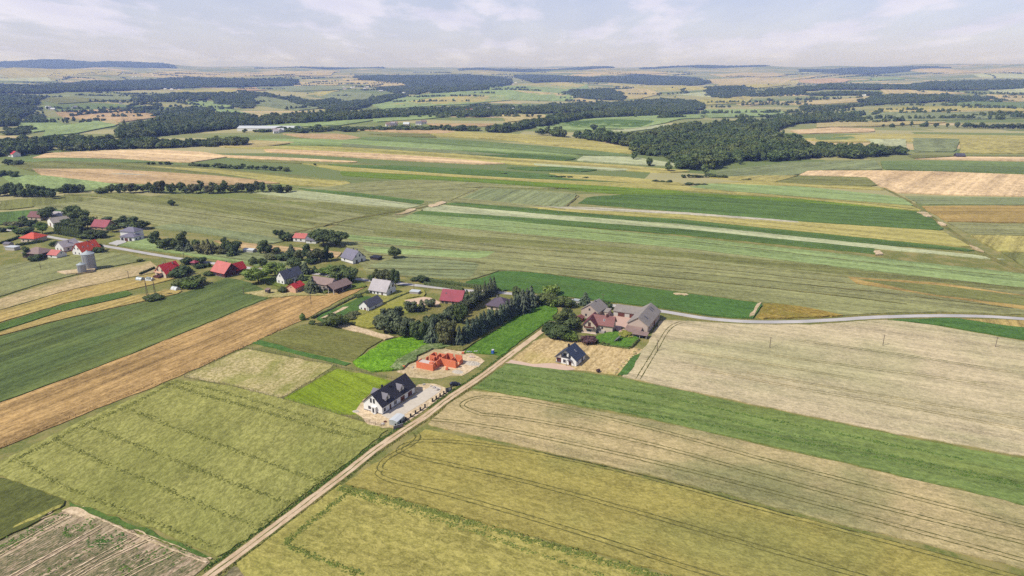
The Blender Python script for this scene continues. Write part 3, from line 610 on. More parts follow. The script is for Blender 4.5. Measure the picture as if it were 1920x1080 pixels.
strips([
 # the country across the valley
 'yellow:1500,262 1640,252 1920,256 2000,256 2000,268 1920,268 1700,266 1560,268', 'sand:1480,246 1560,240 1640,242 1640,248 1500,252', 'dusk:1530,258 1600,257 1605,263 1530,264',
 'pale:1620,262 1700,262 1700,284 1640,272', 'grey:1710,260 1800,262 1790,285 1715,286', 'yellow:1800,266 1920,266 2000,268 2000,290 1800,288',
 'straw:1530,232 1640,228 1780,230 1640,238 1530,240', 'grey:1560,222 1640,212 1780,210 1920,212 1920,222 1780,226 1640,228', 'yellow:1640,204 1780,200 1920,204 1920,210 1780,208 1640,211',
 'dusk:1760,196 1920,192 1990,194 1990,204 1880,203', 'straw:1630,210 1780,208 1920,211 1780,212',
 'straw:1440,192 1560,188 1640,182 1640,190 1500,198', 'straw:1650,168 1760,172 1820,176 1740,178 1660,176', 'pale:1830,162 1920,158 1990,158 1990,172 1870,176', 'straw:1850,178 1920,180 1990,180 1990,190 1860,190',
 'yellow:1400,168 1480,160 1500,150 1400,154', 'rose:1490,152 1560,147 1600,150 1580,156 1510,156', 'light:1625,147 1690,146 1700,150 1640,152',
 'yellow:1300,188 1400,180 1410,184 1400,194 1320,198', 'light:1320,206 1440,206 1480,212 1400,220 1330,222', 'straw:1380,196 1440,190 1460,194 1400,200',
 'light:1000,236 1100,224 1240,217 1320,216 1320,222 1255,230 1160,246 1060,244 1010,242', 'green:1030,232 1140,225 1230,228 1200,240 1080,240', 'pale:1140,246 1250,234 1262,236 1180,248',
 'rose:800,233 930,233 935,238 820,238', 'straw:940,216 1020,216 1030,222 950,230', 'rose:1090,210 1130,207 1135,209 1090,213', 'light:700,222 840,214 850,218 800,224 700,230',
 'light:690,195 760,182 860,172 950,162 1030,156 1100,158 1110,176 1070,190 960,188 880,196 800,200 720,205', 'yellow:720,198 800,186 920,176 1000,182 960,188 860,196',
 'straw:960,170 1050,176 1130,192 1100,192 1010,180', 'yellow:960,160 1060,156 1100,160 1060,168', 'straw:1150,170 1200,166 1240,176 1200,186 1160,184', 'yellow:1140,156 1280,160 1330,168 1240,170 1160,164',
 'pale:1270,178 1350,170 1400,174 1330,182', 'straw:1330,150 1400,146 1540,142 1480,152 1400,160 1350,160',
 'yellow:420,226 470,220 500,226 460,234', 'light:430,236 560,232 650,226 720,224 640,236 520,240', 'grey:440,186 510,180 580,190 600,204 560,208 500,200 460,196', 'light:400,205 430,205 470,214 440,218 410,214',
 'grey:575,180 640,172 700,176 690,186 650,192 610,186', 'yellow:580,176 640,170 600,182', 'grey:500,164 600,160 660,166 620,170 540,172', 'straw:530,158 620,156 640,160 560,162',
 'rose:105,212 200,204 290,208 300,220 230,230 190,226 120,222', 'straw:190,228 215,226 225,234 205,238', 'light:40,230 100,222 130,240 60,250 30,248', 'dusk:80,200 190,196 280,200 200,206 110,210',
 'light:90,242 180,228 220,236 140,252 80,256', 'grey:90,180 220,176 330,178 300,186 150,190', 'olive:60,186 140,182 200,190 110,196',
 'yellow:0,132 120,130 230,134 220,142 80,146 0,148', 'straw:240,140 330,134 420,138 470,145 330,146', 'pale:0,142 80,146 100,154 0,152', 'straw:400,138 520,132 640,134 620,142 470,144',
 'yellow:330,170 460,168 440,174 330,178', 'rose:430,168 480,164 500,170 450,172', 'light:340,192 390,190 440,200 400,206', 'straw:640,148 690,148 720,158 670,156', 'straw:680,154 740,150 760,160 700,164',
 'straw:1080,136 1200,134 1260,137 1160,141', 'pale:1500,136 1560,134 1600,138 1520,140', 'straw:1700,132 1920,128 1990,128 1990,138 1800,138', 'straw:1330,140 1450,136 1480,142 1360,146', 'pale:1820,140 1920,140 1990,142 1990,148 1840,146',
], 2, .3)

# margins, ruts and farm tracks between the strips
m_margin = crop('rough_margin', C(118, 116, 68), C(146, 136, 86), C(100, 104, 58), A3, .5, .8, .2, .2, .6, .05)
for i, s in enumerate(('700,421 1000,444 1280,467 1600,505 1990,550', '640,449 1000,478 1280,500 1600,534 1900,570', '760,463 900,474', '690,478 850,489 910,495', '742,416 1000,430 1280,452 1600,490 1900,520', '690,505 900,508 1000,512 1280,546', '1000,500 1280,524 1500,548 1700,572', '860,350 1000,352 1180,358', '1280,512 1500,534 1700,556 1900,580', '560,372 760,392', '480,408 640,424', '330,396 480,416 600,434', '1000,386 1060,394', '905,352 870,366 845,378', '1085,368 1060,388', '1300,356 1420,364 1600,380 1720,394', '640,336 900,349', '1180,300 1100,292 900,280 700,270', '500,300 700,310 950,326 1180,342')):
    ribbon('field_margin', resample(spline(W(s)), 6), .8 + .25 * (i % 4), .62 + i * .02, m_margin, wj=.7, ej=.25, seed=i, label='rough grass margin between strip fields')
ribbon('field_track', resample(spline(W('540,440 600,426 660,412 720,402 780,392 836,380')), 5), 3.0, .95, m_margin, wj=.4, ej=.4, seed=90, label='grassy farm track crossing the strip fields')
for i, s in enumerate(('742,404 776,392 784,394 752,404', '800,388 830,380 836,382 812,390', '1720,400 1736,400 1750,408 1738,409', '1758,418 1770,420 1776,425 1762,424', '1820,462 1836,468 1842,474 1828,470', '1640,474 1650,472 1652,479 1642,480', '1262,553 1288,554 1286,556 1266,555')):
    field('bare_patch', s, m_sand, .42, jit=.5, label='bare pale patch at the end of a strip field', cut=False)
# ------------------------------------------------------------------ trees
def foliage(name, a, b, c, transl=.3):
    a, b, c = (tuple(v * 1.55 for v in q[:3]) + (1,) for q in (a, b, c)); t = NT(name)
    oi = t.n('ShaderNodeObjectInfo').outputs['Random']
    p = t.n('ShaderNodeNewGeometry').outputs['Position']
    n = t.noise(p, .45, 4, .6); n2 = t.noise(p, 2.2, 2); n3 = t.noise(p, .018, 3)
    col = t.mix(t.rmp(n, .32, .68), a, b)
    col = t.mix(t.rmp(n3, .42, .62, 0., .8), col, tuple(v * q for v, q in zip(b[:3], (1.6, 1.3, 1.35))) + (1,))
    col = t.mix(t.math('MULTIPLY', oi, .75), col, c)
    k = t.math('ADD', t.math('MULTIPLY', n2, .5), t.math('ADD', t.math('MULTIPLY', oi, .75), .40))
    col = t.n('ShaderNodeVectorMath', {0: col, 'Scale': k}, operation='SCALE').outputs[0]
    return t.done(col, .62, None, spec=.25, transl=transl)
f_broad = foliage('leaves_green', (.048, .078, .020, 1), (.078, .112, .028, 1), (.060, .072, .024, 1))
f_fresh = foliage('leaves_fresh', (.070, .125, .022, 1), (.105, .165, .030, 1), (.095, .125, .030, 1))
f_dark = foliage('leaves_dark', (.040, .066, .022, 1), (.062, .092, .028, 1), (.052, .068, .024, 1))
f_olive = foliage('leaves_olive', (.068, .082, .030, 1), (.098, .110, .042, 1), (.075, .080, .034, 1))
f_spruce = foliage('needles_blue', (.038, .058, .034, 1), (.060, .084, .050, 1), (.042, .058, .028, 1), .15)
f_pine = foliage('needles_dark', (.040, .058, .027, 1), (.062, .082, .036, 1), (.048, .060, .028, 1), .15)
f_purple = foliage('leaves_purple', (.060, .030, .032, 1), (.085, .045, .042, 1), (.050, .032, .030, 1))
f_yellow = foliage('leaves_lime', (.150, .190, .030, 1), (.190, .220, .045, 1), (.130, .170, .030, 1))
f_wood = foliage('woodland_leaves', (.053, .080, .021, 1), (.086, .118, .029, 1), (.040, .060, .019, 1), .25)
m_bark = plain('bark', (.085, .066, .048, 1), .95, .25, 3, .4)
def ico(lv):
    bm = bmesh.new(); bmesh.ops.create_icosphere(bm, subdivisions=lv, radius=1)
    v = np.array([x.co[:] for x in bm.verts]); f = np.array([[q.index for q in g.verts] for g in bm.faces]); bm.free(); return v, f
ICO1, ICO2 = ico(1), ico(2)
def leaf_quads(P, N, size, r, asp=1.0):
    n = len(P); a = r.normal(0, 1, (n, 3)); T = np.cross(N, a); T /= np.linalg.norm(T, axis=1)[:, None] + 1e-9; B = np.cross(N, T)
    s = size[:, None] * .5
    v = np.stack([P - T * s - B * s * asp, P + T * s - B * s * asp * .6, P + T * s * .7 + B * s * asp, P - T * s * .8 + B * s * asp * .8], 1).reshape(-1, 3)
    return v, np.arange(4 * n).reshape(-1, 4)
def crown_broad(seed, nl=13, nleaf=1100, cz=.58, rz=.36, rh=.34, lobe=(.13, .22), leaf=.075, core=.82, skirt=.2):
    r = np.random.RandomState(seed); L = []
    for i in range(nl):
        d = r.normal(0, 1, 3); d /= np.linalg.norm(d); q = r.uniform(.35, 1) ** .6
        c = np.array([d[0] * rh * q, d[1] * rh * q, cz + d[2] * rz * q]); R_ = r.uniform(*lobe) * (1.1 - .35 * abs(d[2]))
        L.append((c, R_ * np.array([1.15, 1.15, .9])))
    L.append((np.array([0, 0, cz - .05]), np.array([rh * .8, rh * .8, rz * .8])))
    P, N = [], []
    for c, R_ in L:
        k = int(nleaf / len(L)); d = r.normal(0, 1, (k, 3)); d /= np.linalg.norm(d, axis=1)[:, None]
        P.append(c + d * R_ * r.uniform(.78, 1.12, (k, 1))); nn = d + r.normal(0, .55, (k, 3)) + [0, 0, .25]; N.append(nn / np.linalg.norm(nn, axis=1)[:, None])
    P, N = np.concatenate(P), np.concatenate(N)
    keep = np.ones(len(P), bool)
    for c, R_ in L: keep &= (((P - c) / (R_ * .74)) ** 2).sum(1) > 1
    P, N = P[keep], N[keep]; P[:, 2] = np.maximum(P[:, 2], .05)
    v, f = leaf_quads(P, N, leaf * r.uniform(.6, 1.35, len(P)), r)
    V, F = [v], [f]; o = len(v)
    iv, jf = ICO1
    for c, R_ in L:
        q = iv * R_ * core * (1 + r.uniform(-.12, .12, (len(iv), 1))) + c
        V.append(q); F.append(np.c_[jf, jf[:, 2]] + o); o += len(q)
    return np.concatenate(V), F
def mk(name, V, F, mat):
    me = bpy.data.meshes.new(name); fs = []
    for f in F: fs += [tuple(q) if len(set(q)) == 4 else tuple(q[:3]) for q in f.tolist()]
    me.from_pydata(V.tolist(), [], fs); me.materials.append(mat); return me
def crown_spruce(seed, tiers=13, leaf=.11, base=.06, fat=1.0):
    r = np.random.RandomState(seed); P, N, S = [], [], []
    V, F, o = [], [], 0
    for k in range(tiers):
        z = base + (1 - base) * (k / tiers) ** .92; rad = (.5 * fat * (1 - (z - base) / (1 - base)) ** .75 + .03) * r.uniform(.82, 1.12)
        nb = max(6, int(20 * (1 - k / tiers)) + 5)
        for j in range(nb):
            th = 6.283 * (j + r.uniform(-.4, .4)) / nb; R_ = rad * r.uniform(.6, 1.28); w = .075 * r.uniform(.6, 1.4) * (1.15 - z * .6)
            d = np.array([math.cos(th), math.sin(th), 0]); s_ = np.array([-d[1], d[0], 0]); zt = z + r.uniform(-.035, .045)
            a = d * R_ * .12 + [0, 0, zt + .05]; b = d * R_ * .62 + [0, 0, zt + .035]; e = d * R_ + [0, 0, zt - .035]
            V += [a - s_ * w * .5, a + s_ * w * .5, b + s_ * w, e + s_ * w * .35, e - s_ * w * .35, b - s_ * w]
            F += [(o, o + 1, o + 2, o + 5), (o + 5, o + 2, o + 3, o + 4)]; o += 6
            V += [b + s_ * w * .9, b - s_ * w * .9, e - [0, 0, .05] - s_ * w * .2, e - [0, 0, .05] + s_ * w * .2]; F += [(o, o + 1, o + 2, o + 3)]; o += 4
    n = 9
    V += [np.array([.22 * fat * math.cos(6.283 * i / n), .22 * fat * math.sin(6.283 * i / n), base + .02]) for i in range(n)] + [np.array([0, 0, .98])]
    for i in range(n): F.append((o + i, o + (i + 1) % n, o + n, o + n))
    return np.array(V), [np.array(F)]
def crown_column(seed, leaf=.075):
    r = np.random.RandomState(seed); n = 620
    z = r.uniform(.02, 1, n); rad = .5 * np.clip(np.sin(np.clip(z * .86 + .14, 0, 1) * math.pi) ** .45, .06, 1) * np.where(z > .6, 1 - (z - .6) * 1.9, 1)
    th = r.uniform(0, 6.283, n); rad = rad * r.uniform(.85, 1.1, n) + .02
    P = np.stack([np.cos(th) * rad, np.sin(th) * rad, z], -1); N = np.stack([np.cos(th), np.sin(th), np.full(n, .3)], -1) + r.normal(0, .4, (n, 3)); N /= np.linalg.norm(N, axis=1)[:, None]
    v, f = leaf_quads(P, N, leaf * r.uniform(.7, 1.3, n) * 1.2, r, 1.0)
    iv, jf = ICO2; q = iv * [.42, .42, .46] + [0, 0, .47]
    return np.concatenate([v, q]), [f, np.c_[jf, jf[:, 2]] + len(v)]
def trunk_mesh(name, seed, top=.62, r0=.022, limbs=5, spread=.26):
    r = random.Random(seed); m = MB()
    m.tube((0, 0, -.03), (r.uniform(-.01, .01), r.uniform(-.01, .01), top * .45), r0 * 1.25, r0 * .9, 7)
    m.tube((0, 0, top * .44), (r.uniform(-.03, .03), r.uniform(-.03, .03), top), r0 * .9, r0 * .35, 6)
    for i in range(limbs):
        a = 6.283 * i / limbs + r.uniform(-.4, .4); z = top * r.uniform(.35, .7)
        m.tube((0, 0, z), (math.cos(a) * spread, math.sin(a) * spread, z + r.uniform(.14, .28)), r0 * .5, r0 * .15, 5)
    me = m.mesh(name); me.materials.append(m_bark); return me
CR = {'broad': [mk('crown_broad', *crown_broad(s, 12 + s % 4, 1200, .56 + .02 * (s % 3), .34, .33), f_broad) for s in range(5)],
      'tall': [mk('crown_tall', *crown_broad(20 + s, 13, 1100, .55, .40, .27, (.12, .2)), f_broad) for s in range(4)],
      'round': [mk('crown_round', *crown_broad(40 + s, 16, 1500, .54, .33, .36, (.12, .19), .06), f_broad) for s in range(3)],
      'bush': [mk('crown_bush', *crown_broad(60 + s, 11, 700, .44, .36, .36, (.16, .26), .11), f_broad) for s in range(4)],
      'spruce': [mk('crown_spruce', *crown_spruce(s, 13, fat=1.0), f_spruce) for s in range(4)],
      'column': [mk('crown_column', *crown_column(s), f_dark) for s in range(3)],
      'wood': [mk('crown_wood', *crown_broad(80 + s, 9, 420, .52, .38, .36, (.16, .25), .12), f_wood) for s in range(5)]}
TR = {'broad': [trunk_mesh('trunk', s) for s in range(3)], 'spruce': [trunk_mesh('trunk', 9, .9, .012, 0)], 'bush': [trunk_mesh('trunk', 12, .4, .016, 6, .3)]}
NM = {'broad': 'broadleaf_tree', 'tall': 'broadleaf_tree', 'round': 'broadleaf_tree', 'bush': 'shrub', 'spruce': 'spruce_tree', 'column': 'thuja_tree'}
FM = {'g': f_broad, 'f': f_fresh, 'd': f_dark, 'o': f_olive, 's': f_spruce, 'p': f_pine, 'u': f_purple, 'y': f_yellow}
tr_r = random.Random(5)
NTREE = [0]
def tree(kind, fm, pos, h, w, label, cat=None, group=None):
    NTREE[0] += 1
    e = thing(NM[kind], label, cat or ('shrub' if kind == 'bush' else 'tree'), (pos[0], pos[1], float(H(*pos)) - .05), tr_r.uniform(0, 6.28), group)
    tk = 'spruce' if kind in ('spruce', 'column') else 'bush' if kind == 'bush' else 'broad'
    a = link('trunk', tr_r.choice(TR[tk]), None, e); b = link('crown', tr_r.choice(CR[kind]), None, e)
    for o in (a, b): o.scale = (w, w, h)
    b.material_slots[0].link = 'OBJECT'; b.material_slots[0].material = FM[fm]
    return e
ORD = ['first', 'second', 'third', 'fourth', 'fifth', 'sixth', 'seventh', 'eighth', 'ninth', 'tenth', 'eleventh', 'twelfth', 'thirteenth', 'fourteenth', 'fifteenth', 'sixteenth', 'seventeenth', 'eighteenth', 'nineteenth', 'twentieth']
ADJ = {'g': 'green', 'f': 'fresh green', 'd': 'dark green', 'o': 'olive green', 's': 'blue-grey', 'p': 'dark', 'u': 'purple-leaved', 'y': 'lime green'}
NOUN = {'broad': 'spreading tree', 'tall': 'tall tree', 'round': 'round tree', 'bush': 'shrub', 'spruce': 'spruce', 'column': 'column thuja'}
def grove(ox, oy, sc, where, rows, grp=None):
    """rows of 'kind leaf x base top width' in a zoomed crop with origin ox,oy and scale sc; labels count from the left among look-alikes"""
    L = []
    for r in rows.split(';'):
        q = r.split()
        if not q: continue
        x, b, tp, w = (float(v) for v in q[2:6]); L.append((q[0], q[1], ox + x / sc, oy + b / sc, oy + tp / sc, w / sc))
    cnt = {}
    for q in L: cnt[q[:2]] = cnt.get(q[:2], 0) + 1
    seen = {}
    for k, fm, x, b, tp, w in sorted(L, key=lambda q: q[2]):
        i = seen.get((k, fm), 0); seen[(k, fm)] = i + 1
        p = hit(x, b); h = hgt(p, tp); h = max(1., h)
        base = '%s %s' % (ADJ[fm], NOUN[k])
        lab = ('%s %s' % (base, where)) if cnt[(k, fm)] == 1 else ('%s %s, %s from the left' % (base, where, ORD[min(i, 19)]))
        tree(k, fm, p, h, w * mpp(p) * 1.28, lab, None, grp or 'trees ' + where)

grove(0, 380, 6, 'behind the red-brown house', 'broad d 550 195 30 170;tall d 265 262 150 110;bush d 350 262 180 110')
grove(0, 380, 6, 'behind the grey barn', 'tall g 820 220 0 190;round g 920 245 40 200;broad g 990 285 120 160;broad d 760 300 185 190;broad d 880 320 205 180')
grove(0, 380, 6, 'in the row below the grey barn', ';'.join('column d %d %d %d 46' % (650 + i * 28, 352 + i * 5, 232 + i * 4) for i in range(10)))
grove(0, 380, 6, 'by the first bend of the lane', 'round f 480 352 205 145;bush g 300 347 262 135;bush f 215 347 275 95')
grove(0, 380, 6, 'below the crimson roof', 'broad d 1000 388 310 140;broad d 1085 392 292 140;round d 1155 394 300 130;bush d 955 400 325 110;bush d 1030 400 340 120')
grove(0, 380, 6, 'behind the two-storey villa', 'broad d 1225 215 150 120;broad d 1330 270 185 150;tall d 1420 285 150 150;tall d 1520 295 150 150;broad d 1610 300 190 130;bush d 1480 300 200 180;broad d 1270 330 240 110')
grove(0, 380, 6, 'in front of the brown barn', 'tall d 320 615 490 110;bush d 410 655 565 130')
grove(0, 380, 6, 'beside the orange roofed house', 'bush d 1085 545 440 100;bush d 1115 565 480 90;bush d 620 490 415 85')
grove(0, 380, 6, 'on the slope by the silos', 'bush g 1575 662 625 50')
grove(0, 380, 6, 'at the far left edge of the village', 'bush d 20 330 265 80;bush o 90 250 205 90;bush o 180 270 195 110;bush f 130 295 255 90')
grove(240, 420, 6, 'in the row beside the lane', 'tall d 330 275 75 150;broad d 420 292 150 120;broad d 510 285 138 120;tall d 640 300 78 140;spruce s 590 302 200 105;spruce s 640 306 210 85;spruce s 692 312 200 95;tall d 780 322 148 90;broad o 815 332 200 120;spruce p 860 300 180 70;spruce o 912 342 165 105;spruce p 965 300 195 80;broad o 1000 335 240 100;tall d 1090 318 150 95;tall g 1150 322 180 95;broad d 1215 334 172 125;spruce d 1175 362 240 95;bush o 1050 345 260 90')
grove(240, 420, 6, 'near the pale red roof', 'round d 1662 130 60 75;tall d 1740 192 70 90;broad d 1800 194 90 90;bush d 1850 180 100 60')
grove(240, 420, 6, 'beside the cream red-roofed house', 'bush d 570 572 445 235;bush d 500 580 480 110;bush d 655 545 470 110')
grove(240, 420, 6, 'at the vegetable plot', 'bush g 630 702 588 180;bush g 765 692 560 170;bush f 695 724 600 160;bush g 590 690 610 100')
grove(240, 420, 6, 'under the pole frame', 'bush d 290 855 770 155')
grove(240, 420, 6, 'around the little red gazebo', 'bush d 655 452 358 95;bush d 740 412 370 95;bush d 830 440 360 90;bush d 800 496 440 85;column d 910 482 430 42;bush d 870 480 445 60')
grove(240, 420, 6, 'at the maroon-walled house', 'bush d 905 580 530 90')
grove(440, 420, 6, 'in the belt behind the barns', 'tall d 325 335 160 135;broad d 365 340 220 120;round d 480 330 250 95;bush o 420 400 315 130;bush d 540 412 320 130;broad d 640 405 300 125;spruce p 640 330 225 95;broad o 740 415 290 135;tall d 825 425 218 110;broad o 900 432 250 125;tall o 970 424 258 110;tall d 1030 422 248 105;broad d 1092 404 310 75;bush o 590 410 350 120;bush d 690 420 350 120;bush d 860 440 370 130;bush o 480 405 350 110')
grove(440, 420, 6, 'by the white house with slate roof', 'column g 210 455 368 75;tall g 312 485 368 85;tall d 352 486 382 80;round f 270 668 458 265;broad f 455 592 400 190;broad f 520 600 440 150;broad d 682 515 368 165;spruce p 800 562 428 105;spruce d 902 545 468 75')
grove(440, 420, 6, 'beside the farm barns', 'spruce p 760 645 560 115;bush p 620 690 600 75;spruce p 880 775 590 140;spruce d 840 760 640 90;bush d 545 778 690 85;bush d 910 770 680 100')
grove(440, 420, 6, 'behind the farm barns', 'round f 990 565 480 140;round g 1190 650 440 290;broad g 1320 665 480 165;broad f 1090 600 470 160')
grove(440, 420, 6, 'alone in the field behind the village', 'round d 1000 245 28 235;round d 1135 245 60 225;round d 1800 392 238 140')
grove(440, 420, 6, 'behind the pale grey roof', 'tall o 1680 650 490 125;broad o 1615 630 500 115;tall o 1760 670 520 115;tall d 1812 700 478 95;bush d 1540 640 560 70')
grove(440, 420, 6, 'in the garden below the pale grey roof', 'bush d 1390 832 780 85;bush d 1500 790 750 45')
grove(440, 420, 6, 'in the kitchen garden', 'column f 765 1080 1000 50;bush d 1130 1110 990 130;bush o 1290 1080 1000 110;bush o 1340 1030 970 110')
grove(560, 500, 6, 'at the edge of the olive field', 'bush g 155 650 590 65;bush g 420 675 510 195;bush g 350 650 560 120;bush d 575 590 520 110;bush o 270 660 620 80')
grove(560, 500, 6, 'by the lane behind the crimson house', 'bush d 1395 172 82 105;bush d 1320 160 120 90')
grove(560, 500, 6, 'in the pine clump', 'broad p 900 712 560 145;broad p 962 750 540 155;broad p 1050 772 530 175;broad p 1100 640 440 175;broad p 1000 620 470 150;broad p 1150 800 580 165;broad p 1235 775 560 145;broad p 940 650 520 130;tall p 1190 720 560 130;broad p 1090 720 520 150')
grove(560, 500, 6, 'in the garden of the crimson house', 'broad p 1265 525 378 135;spruce p 1385 505 368 105;broad p 1482 468 348 115;spruce p 1320 510 430 90')
grove(560, 500, 6, 'behind the brick shell', 'tall d 1330 828 590 145;tall d 1420 840 580 120;spruce s 1505 856 595 145;tall o 1650 888 565 190;tall o 1720 880 600 150;tall d 1580 850 600 120')
def row(kind, fm, a, b, n, ha, wa, where, jit=.3, seed=1, grp=None):
    r = random.Random(seed); A, B = np.array(hit(*a)), np.array(hit(*b))
    for i in range(n):
        q = A + (B - A) * (i + .5) / n + [r.uniform(-jit, jit), r.uniform(-jit, jit)]
        tree(kind, fm, tuple(q), ha * r.uniform(.86, 1.14), wa * r.uniform(.9, 1.15), '%s %s %s, %s from its lower end' % (ADJ[fm], NOUN[kind], where, ORD[i]), None, grp or where)
row('spruce', 's', (858, 650), (998, 572), 20, 10.4, 5.6, 'in the spruce row edging the meadow', .5, 3)
row('broad', 'p', (800, 632), (905, 566), 13, 8.6, 7.0, 'in the conifer row between hidden houses', .6, 4)
row('spruce', 'p', (872, 580), (930, 548), 9, 10., 4.6, 'in the row beside the crimson roof', .5, 5)
grove(700, 500, 6, 'in the middle of the conifer rows', 'tall g 1000 655 390 130;tall g 940 650 420 120;broad g 1130 470 320 110;broad d 660 690 520 150')
grove(960, 520, 6, 'at the top of the meadow', 'bush g 335 305 170 150;bush g 430 312 150 160;bush f 490 322 190 150;bush g 580 332 200 140;bush g 645 336 212 110;bush f 440 200 60 150;spruce s 120 400 130 130;spruce s 215 330 90 130;tall d 60 330 60 120')
grove(960, 520, 6, 'in the thicket left of the farmhouse', 'broad d 620 500 340 170;broad g 560 570 380 185;broad d 640 610 440 165;broad d 460 645 480 180;broad d 530 692 520 185;broad d 400 645 535 140;bush g 705 570 430 110;bush f 640 705 590 165;bush o 742 712 642 110;bush d 480 680 570 150')
grove(960, 520, 6, 'in the farm garden', 'bush u 862 745 640 135;bush y 1285 660 592 150;bush g 1025 762 712 45;bush g 1085 770 735 40;column u 1408 615 535 50;bush u 1462 605 562 55;bush g 1250 590 560 40')
grove(960, 520, 6, 'behind the grey farm roofs', 'spruce s 822 310 165 120;bush d 1005 345 238 115;bush d 1072 358 262 85')
grove(1000, 600, 8, 'in the straw plot', 'bush u 970 785 715 50')
grove(0, 0, 1, 'standing alone in the wheat beyond the lane', 'round d 322 387 373 12')
# hedgerow and field trees of the middle distance
def scatter_row(ox, oy, sc, pts, n, top, wid, where, kinds, seed, jy=.0):
    r = random.Random(seed); P = resample(nums(pts), 1.0); rows = []
    for i in range(n):
        u = (i + r.uniform(.1, .9)) / n; x, y = P[int(u * (len(P) - 1))]; k, fm = r.choice(kinds).split()
        hh = top * r.uniform(.6, 1.15); rows.append((k, fm, ox + x / sc, oy + (y + r.uniform(-jy, jy)) / sc, hh / sc, wid * r.uniform(.75, 1.3) / sc))
    seen = {}; tot = {}
    for q in rows: tot[q[:2]] = tot.get(q[:2], 0) + 1
    for k, fm, x, y, hh, w in sorted(rows, key=lambda q: q[2]):
        i = seen.get((k, fm), 0); seen[(k, fm)] = i + 1
        p = hit(x, y); h = max(2., hgt(p, y - hh)); tree(k, fm, p, h, w * mpp(p), '%s %s %s%s' % (ADJ[fm], NOUN[k], where, ', %s from the left' % ORD[i] if tot[(k, fm)] > 1 else ''), None, where)
scatter_row(0, 280, 4, '0,352 120,350 250,356 400,372', 17, 92, 90, 'at the left end of the hedgerow', ['broad d', 'tall d', 'broad g'], 1, 6)
scatter_row(0, 280, 4, '420,330 640,322', 6, 75, 80, 'in the hedgerow behind the grey barn', ['broad d', 'broad g'], 2)
scatter_row(0, 280, 4, '740,330 1000,325 1100,322 1400,330 1700,326 2000,326 2180,330', 34, 86, 80, 'in the long field hedgerow', ['broad d', 'tall d', 'broad o', 'round g', 'bush g'], 3, 5)
scatter_row(0, 280, 4, '1110,120 1300,120', 5, 30, 42, 'in the short far hedge', ['broad d', 'round d'], 4)
scatter_row(0, 280, 4, '1420,122 1700,142 1900,150 2150,165', 22, 38, 55, 'in the far field hedge', ['broad d', 'round d', 'bush g'], 5)
scatter_row(0, 280, 4, '20,118 110,120 180,118', 6, 48, 55, 'at the left beyond the sandy field', ['broad d', 'round d', 'bush d'], 6)
scatter_row(0, 280, 4, '0,205 60,200 130,215', 6, 50, 70, 'at the left edge above the hedgerow', ['broad d', 'bush d'], 7)
scatter_row(1500, 100, 4.571, '690,636 780,634 960,628 1035,628 1090,628 1210,638 1280,636 1370,638', 9, 48, 44, 'spaced out on the far right ridge', ['tall d', 'round d', 'column d'], 8)
scatter_row(1500, 100, 4.571, '1400,640 1500,640 1700,648 1990,650', 26, 50, 60, 'in the dense far right hedge', ['round d', 'broad d', 'tall d'], 9)
scatter_row(640, 300, 3, '900,82 930,82', 2, 12, 25, 'in the far strip bush clump', ['bush d'], 10)
scatter_row(640, 300, 3, '1170,98 1290,102', 6, 14, 30, 'in the low far strip thicket', ['bush d'], 11)
scatter_row(640, 300, 3, '1360,105 1390,105', 2, 14, 28, 'in the tiny far strip thicket', ['bush d'], 12)
scatter_row(640, 300, 3, '1760,125 1860,130', 5, 20, 30, 'in the thicket below the big wood', ['bush d', 'round d'], 13)
scatter_row(1280, 280, 3, '0,160 130,158 250,165', 12, 24, 34, 'at the foot of the big wood', ['bush d', 'round d', 'bush g'], 14)
scatter_row(1280, 280, 3, '10,200 130,202', 5, 16, 34, 'in the lone thicket below the wood', ['bush d'], 15)
scatter_row(1280, 280, 3, '330,175 380,175', 3, 14, 26, 'in the pale field thicket', ['bush d'], 16)
scatter_row(800, 100, 4, '1250,588 1260,588', 1, 60, 50, 'standing alone across the wooded ravine', ['round d'], 17)
scatter_row(800, 100, 4, '1330,575 1480,578', 5, 22, 40, 'in the hedge across the ravine', ['bush d'], 18)
scatter_row(400, 100, 4, '760,845 765,845', 1, 26, 24, 'standing alone among the pale stubble strips', ['round d'], 19)
def hedge(label, s, h, w, fm, seed=1, dens=10):
    p = resample(W(s), .5); r = np.random.RandomState(seed); nr = normals(p); n = int(len(p) * .5 * dens)
    k = r.randint(0, len(p), n); a = r.uniform(0, math.pi, n)
    off = np.cos(a) * w / 2 * r.uniform(.8, 1.1, n); z = np.sin(a) ** .5 * h * r.uniform(.8, 1.08, n); z[r.uniform(size=n) < .4] *= .5
    P = np.c_[p[k] + nr[k] * off[:, None] + r.normal(0, .12, (n, 2)), z + .05]
    N = np.c_[nr[k] * np.cos(a)[:, None], np.sin(a)] + r.normal(0, .45, (n, 3)); N /= np.linalg.norm(N, axis=1)[:, None]
    v, f = leaf_quads(P, N, .55 * r.uniform(.6, 1.3, n), r)
    m = len(p); c = []
    for t_, zz_ in ((-.36, 0), (-.36, .8), (.36, .8), (.36, 0)): c.append(np.c_[p + nr * w * t_, np.full(m, h * zz_)])
    q = np.concatenate(c); i = np.arange(m - 1); o = len(v)
    ff = np.concatenate([np.stack([i + a_ * m, i + 1 + a_ * m, i + 1 + (a_ + 1) * m, i + (a_ + 1) * m], -1) for a_ in range(3)]) + o
    V = np.concatenate([v, q]); V[:, 2] += H(V[:, 0], V[:, 1])
    return tag(link('hedge', np_mesh('hedge', V, np.concatenate([f, ff])), FM[fm]), label, 'hedge')
hedge('clipped dark hedge around the orange-red hip roofed house', '30,462 55,458 80,454', 2.2, 1.8, 'd', 1)
hedge('low hedge at the far left before the orange-red hip roof', '0,458 20,452 36,446', 2.0, 1.6, 'd', 2)
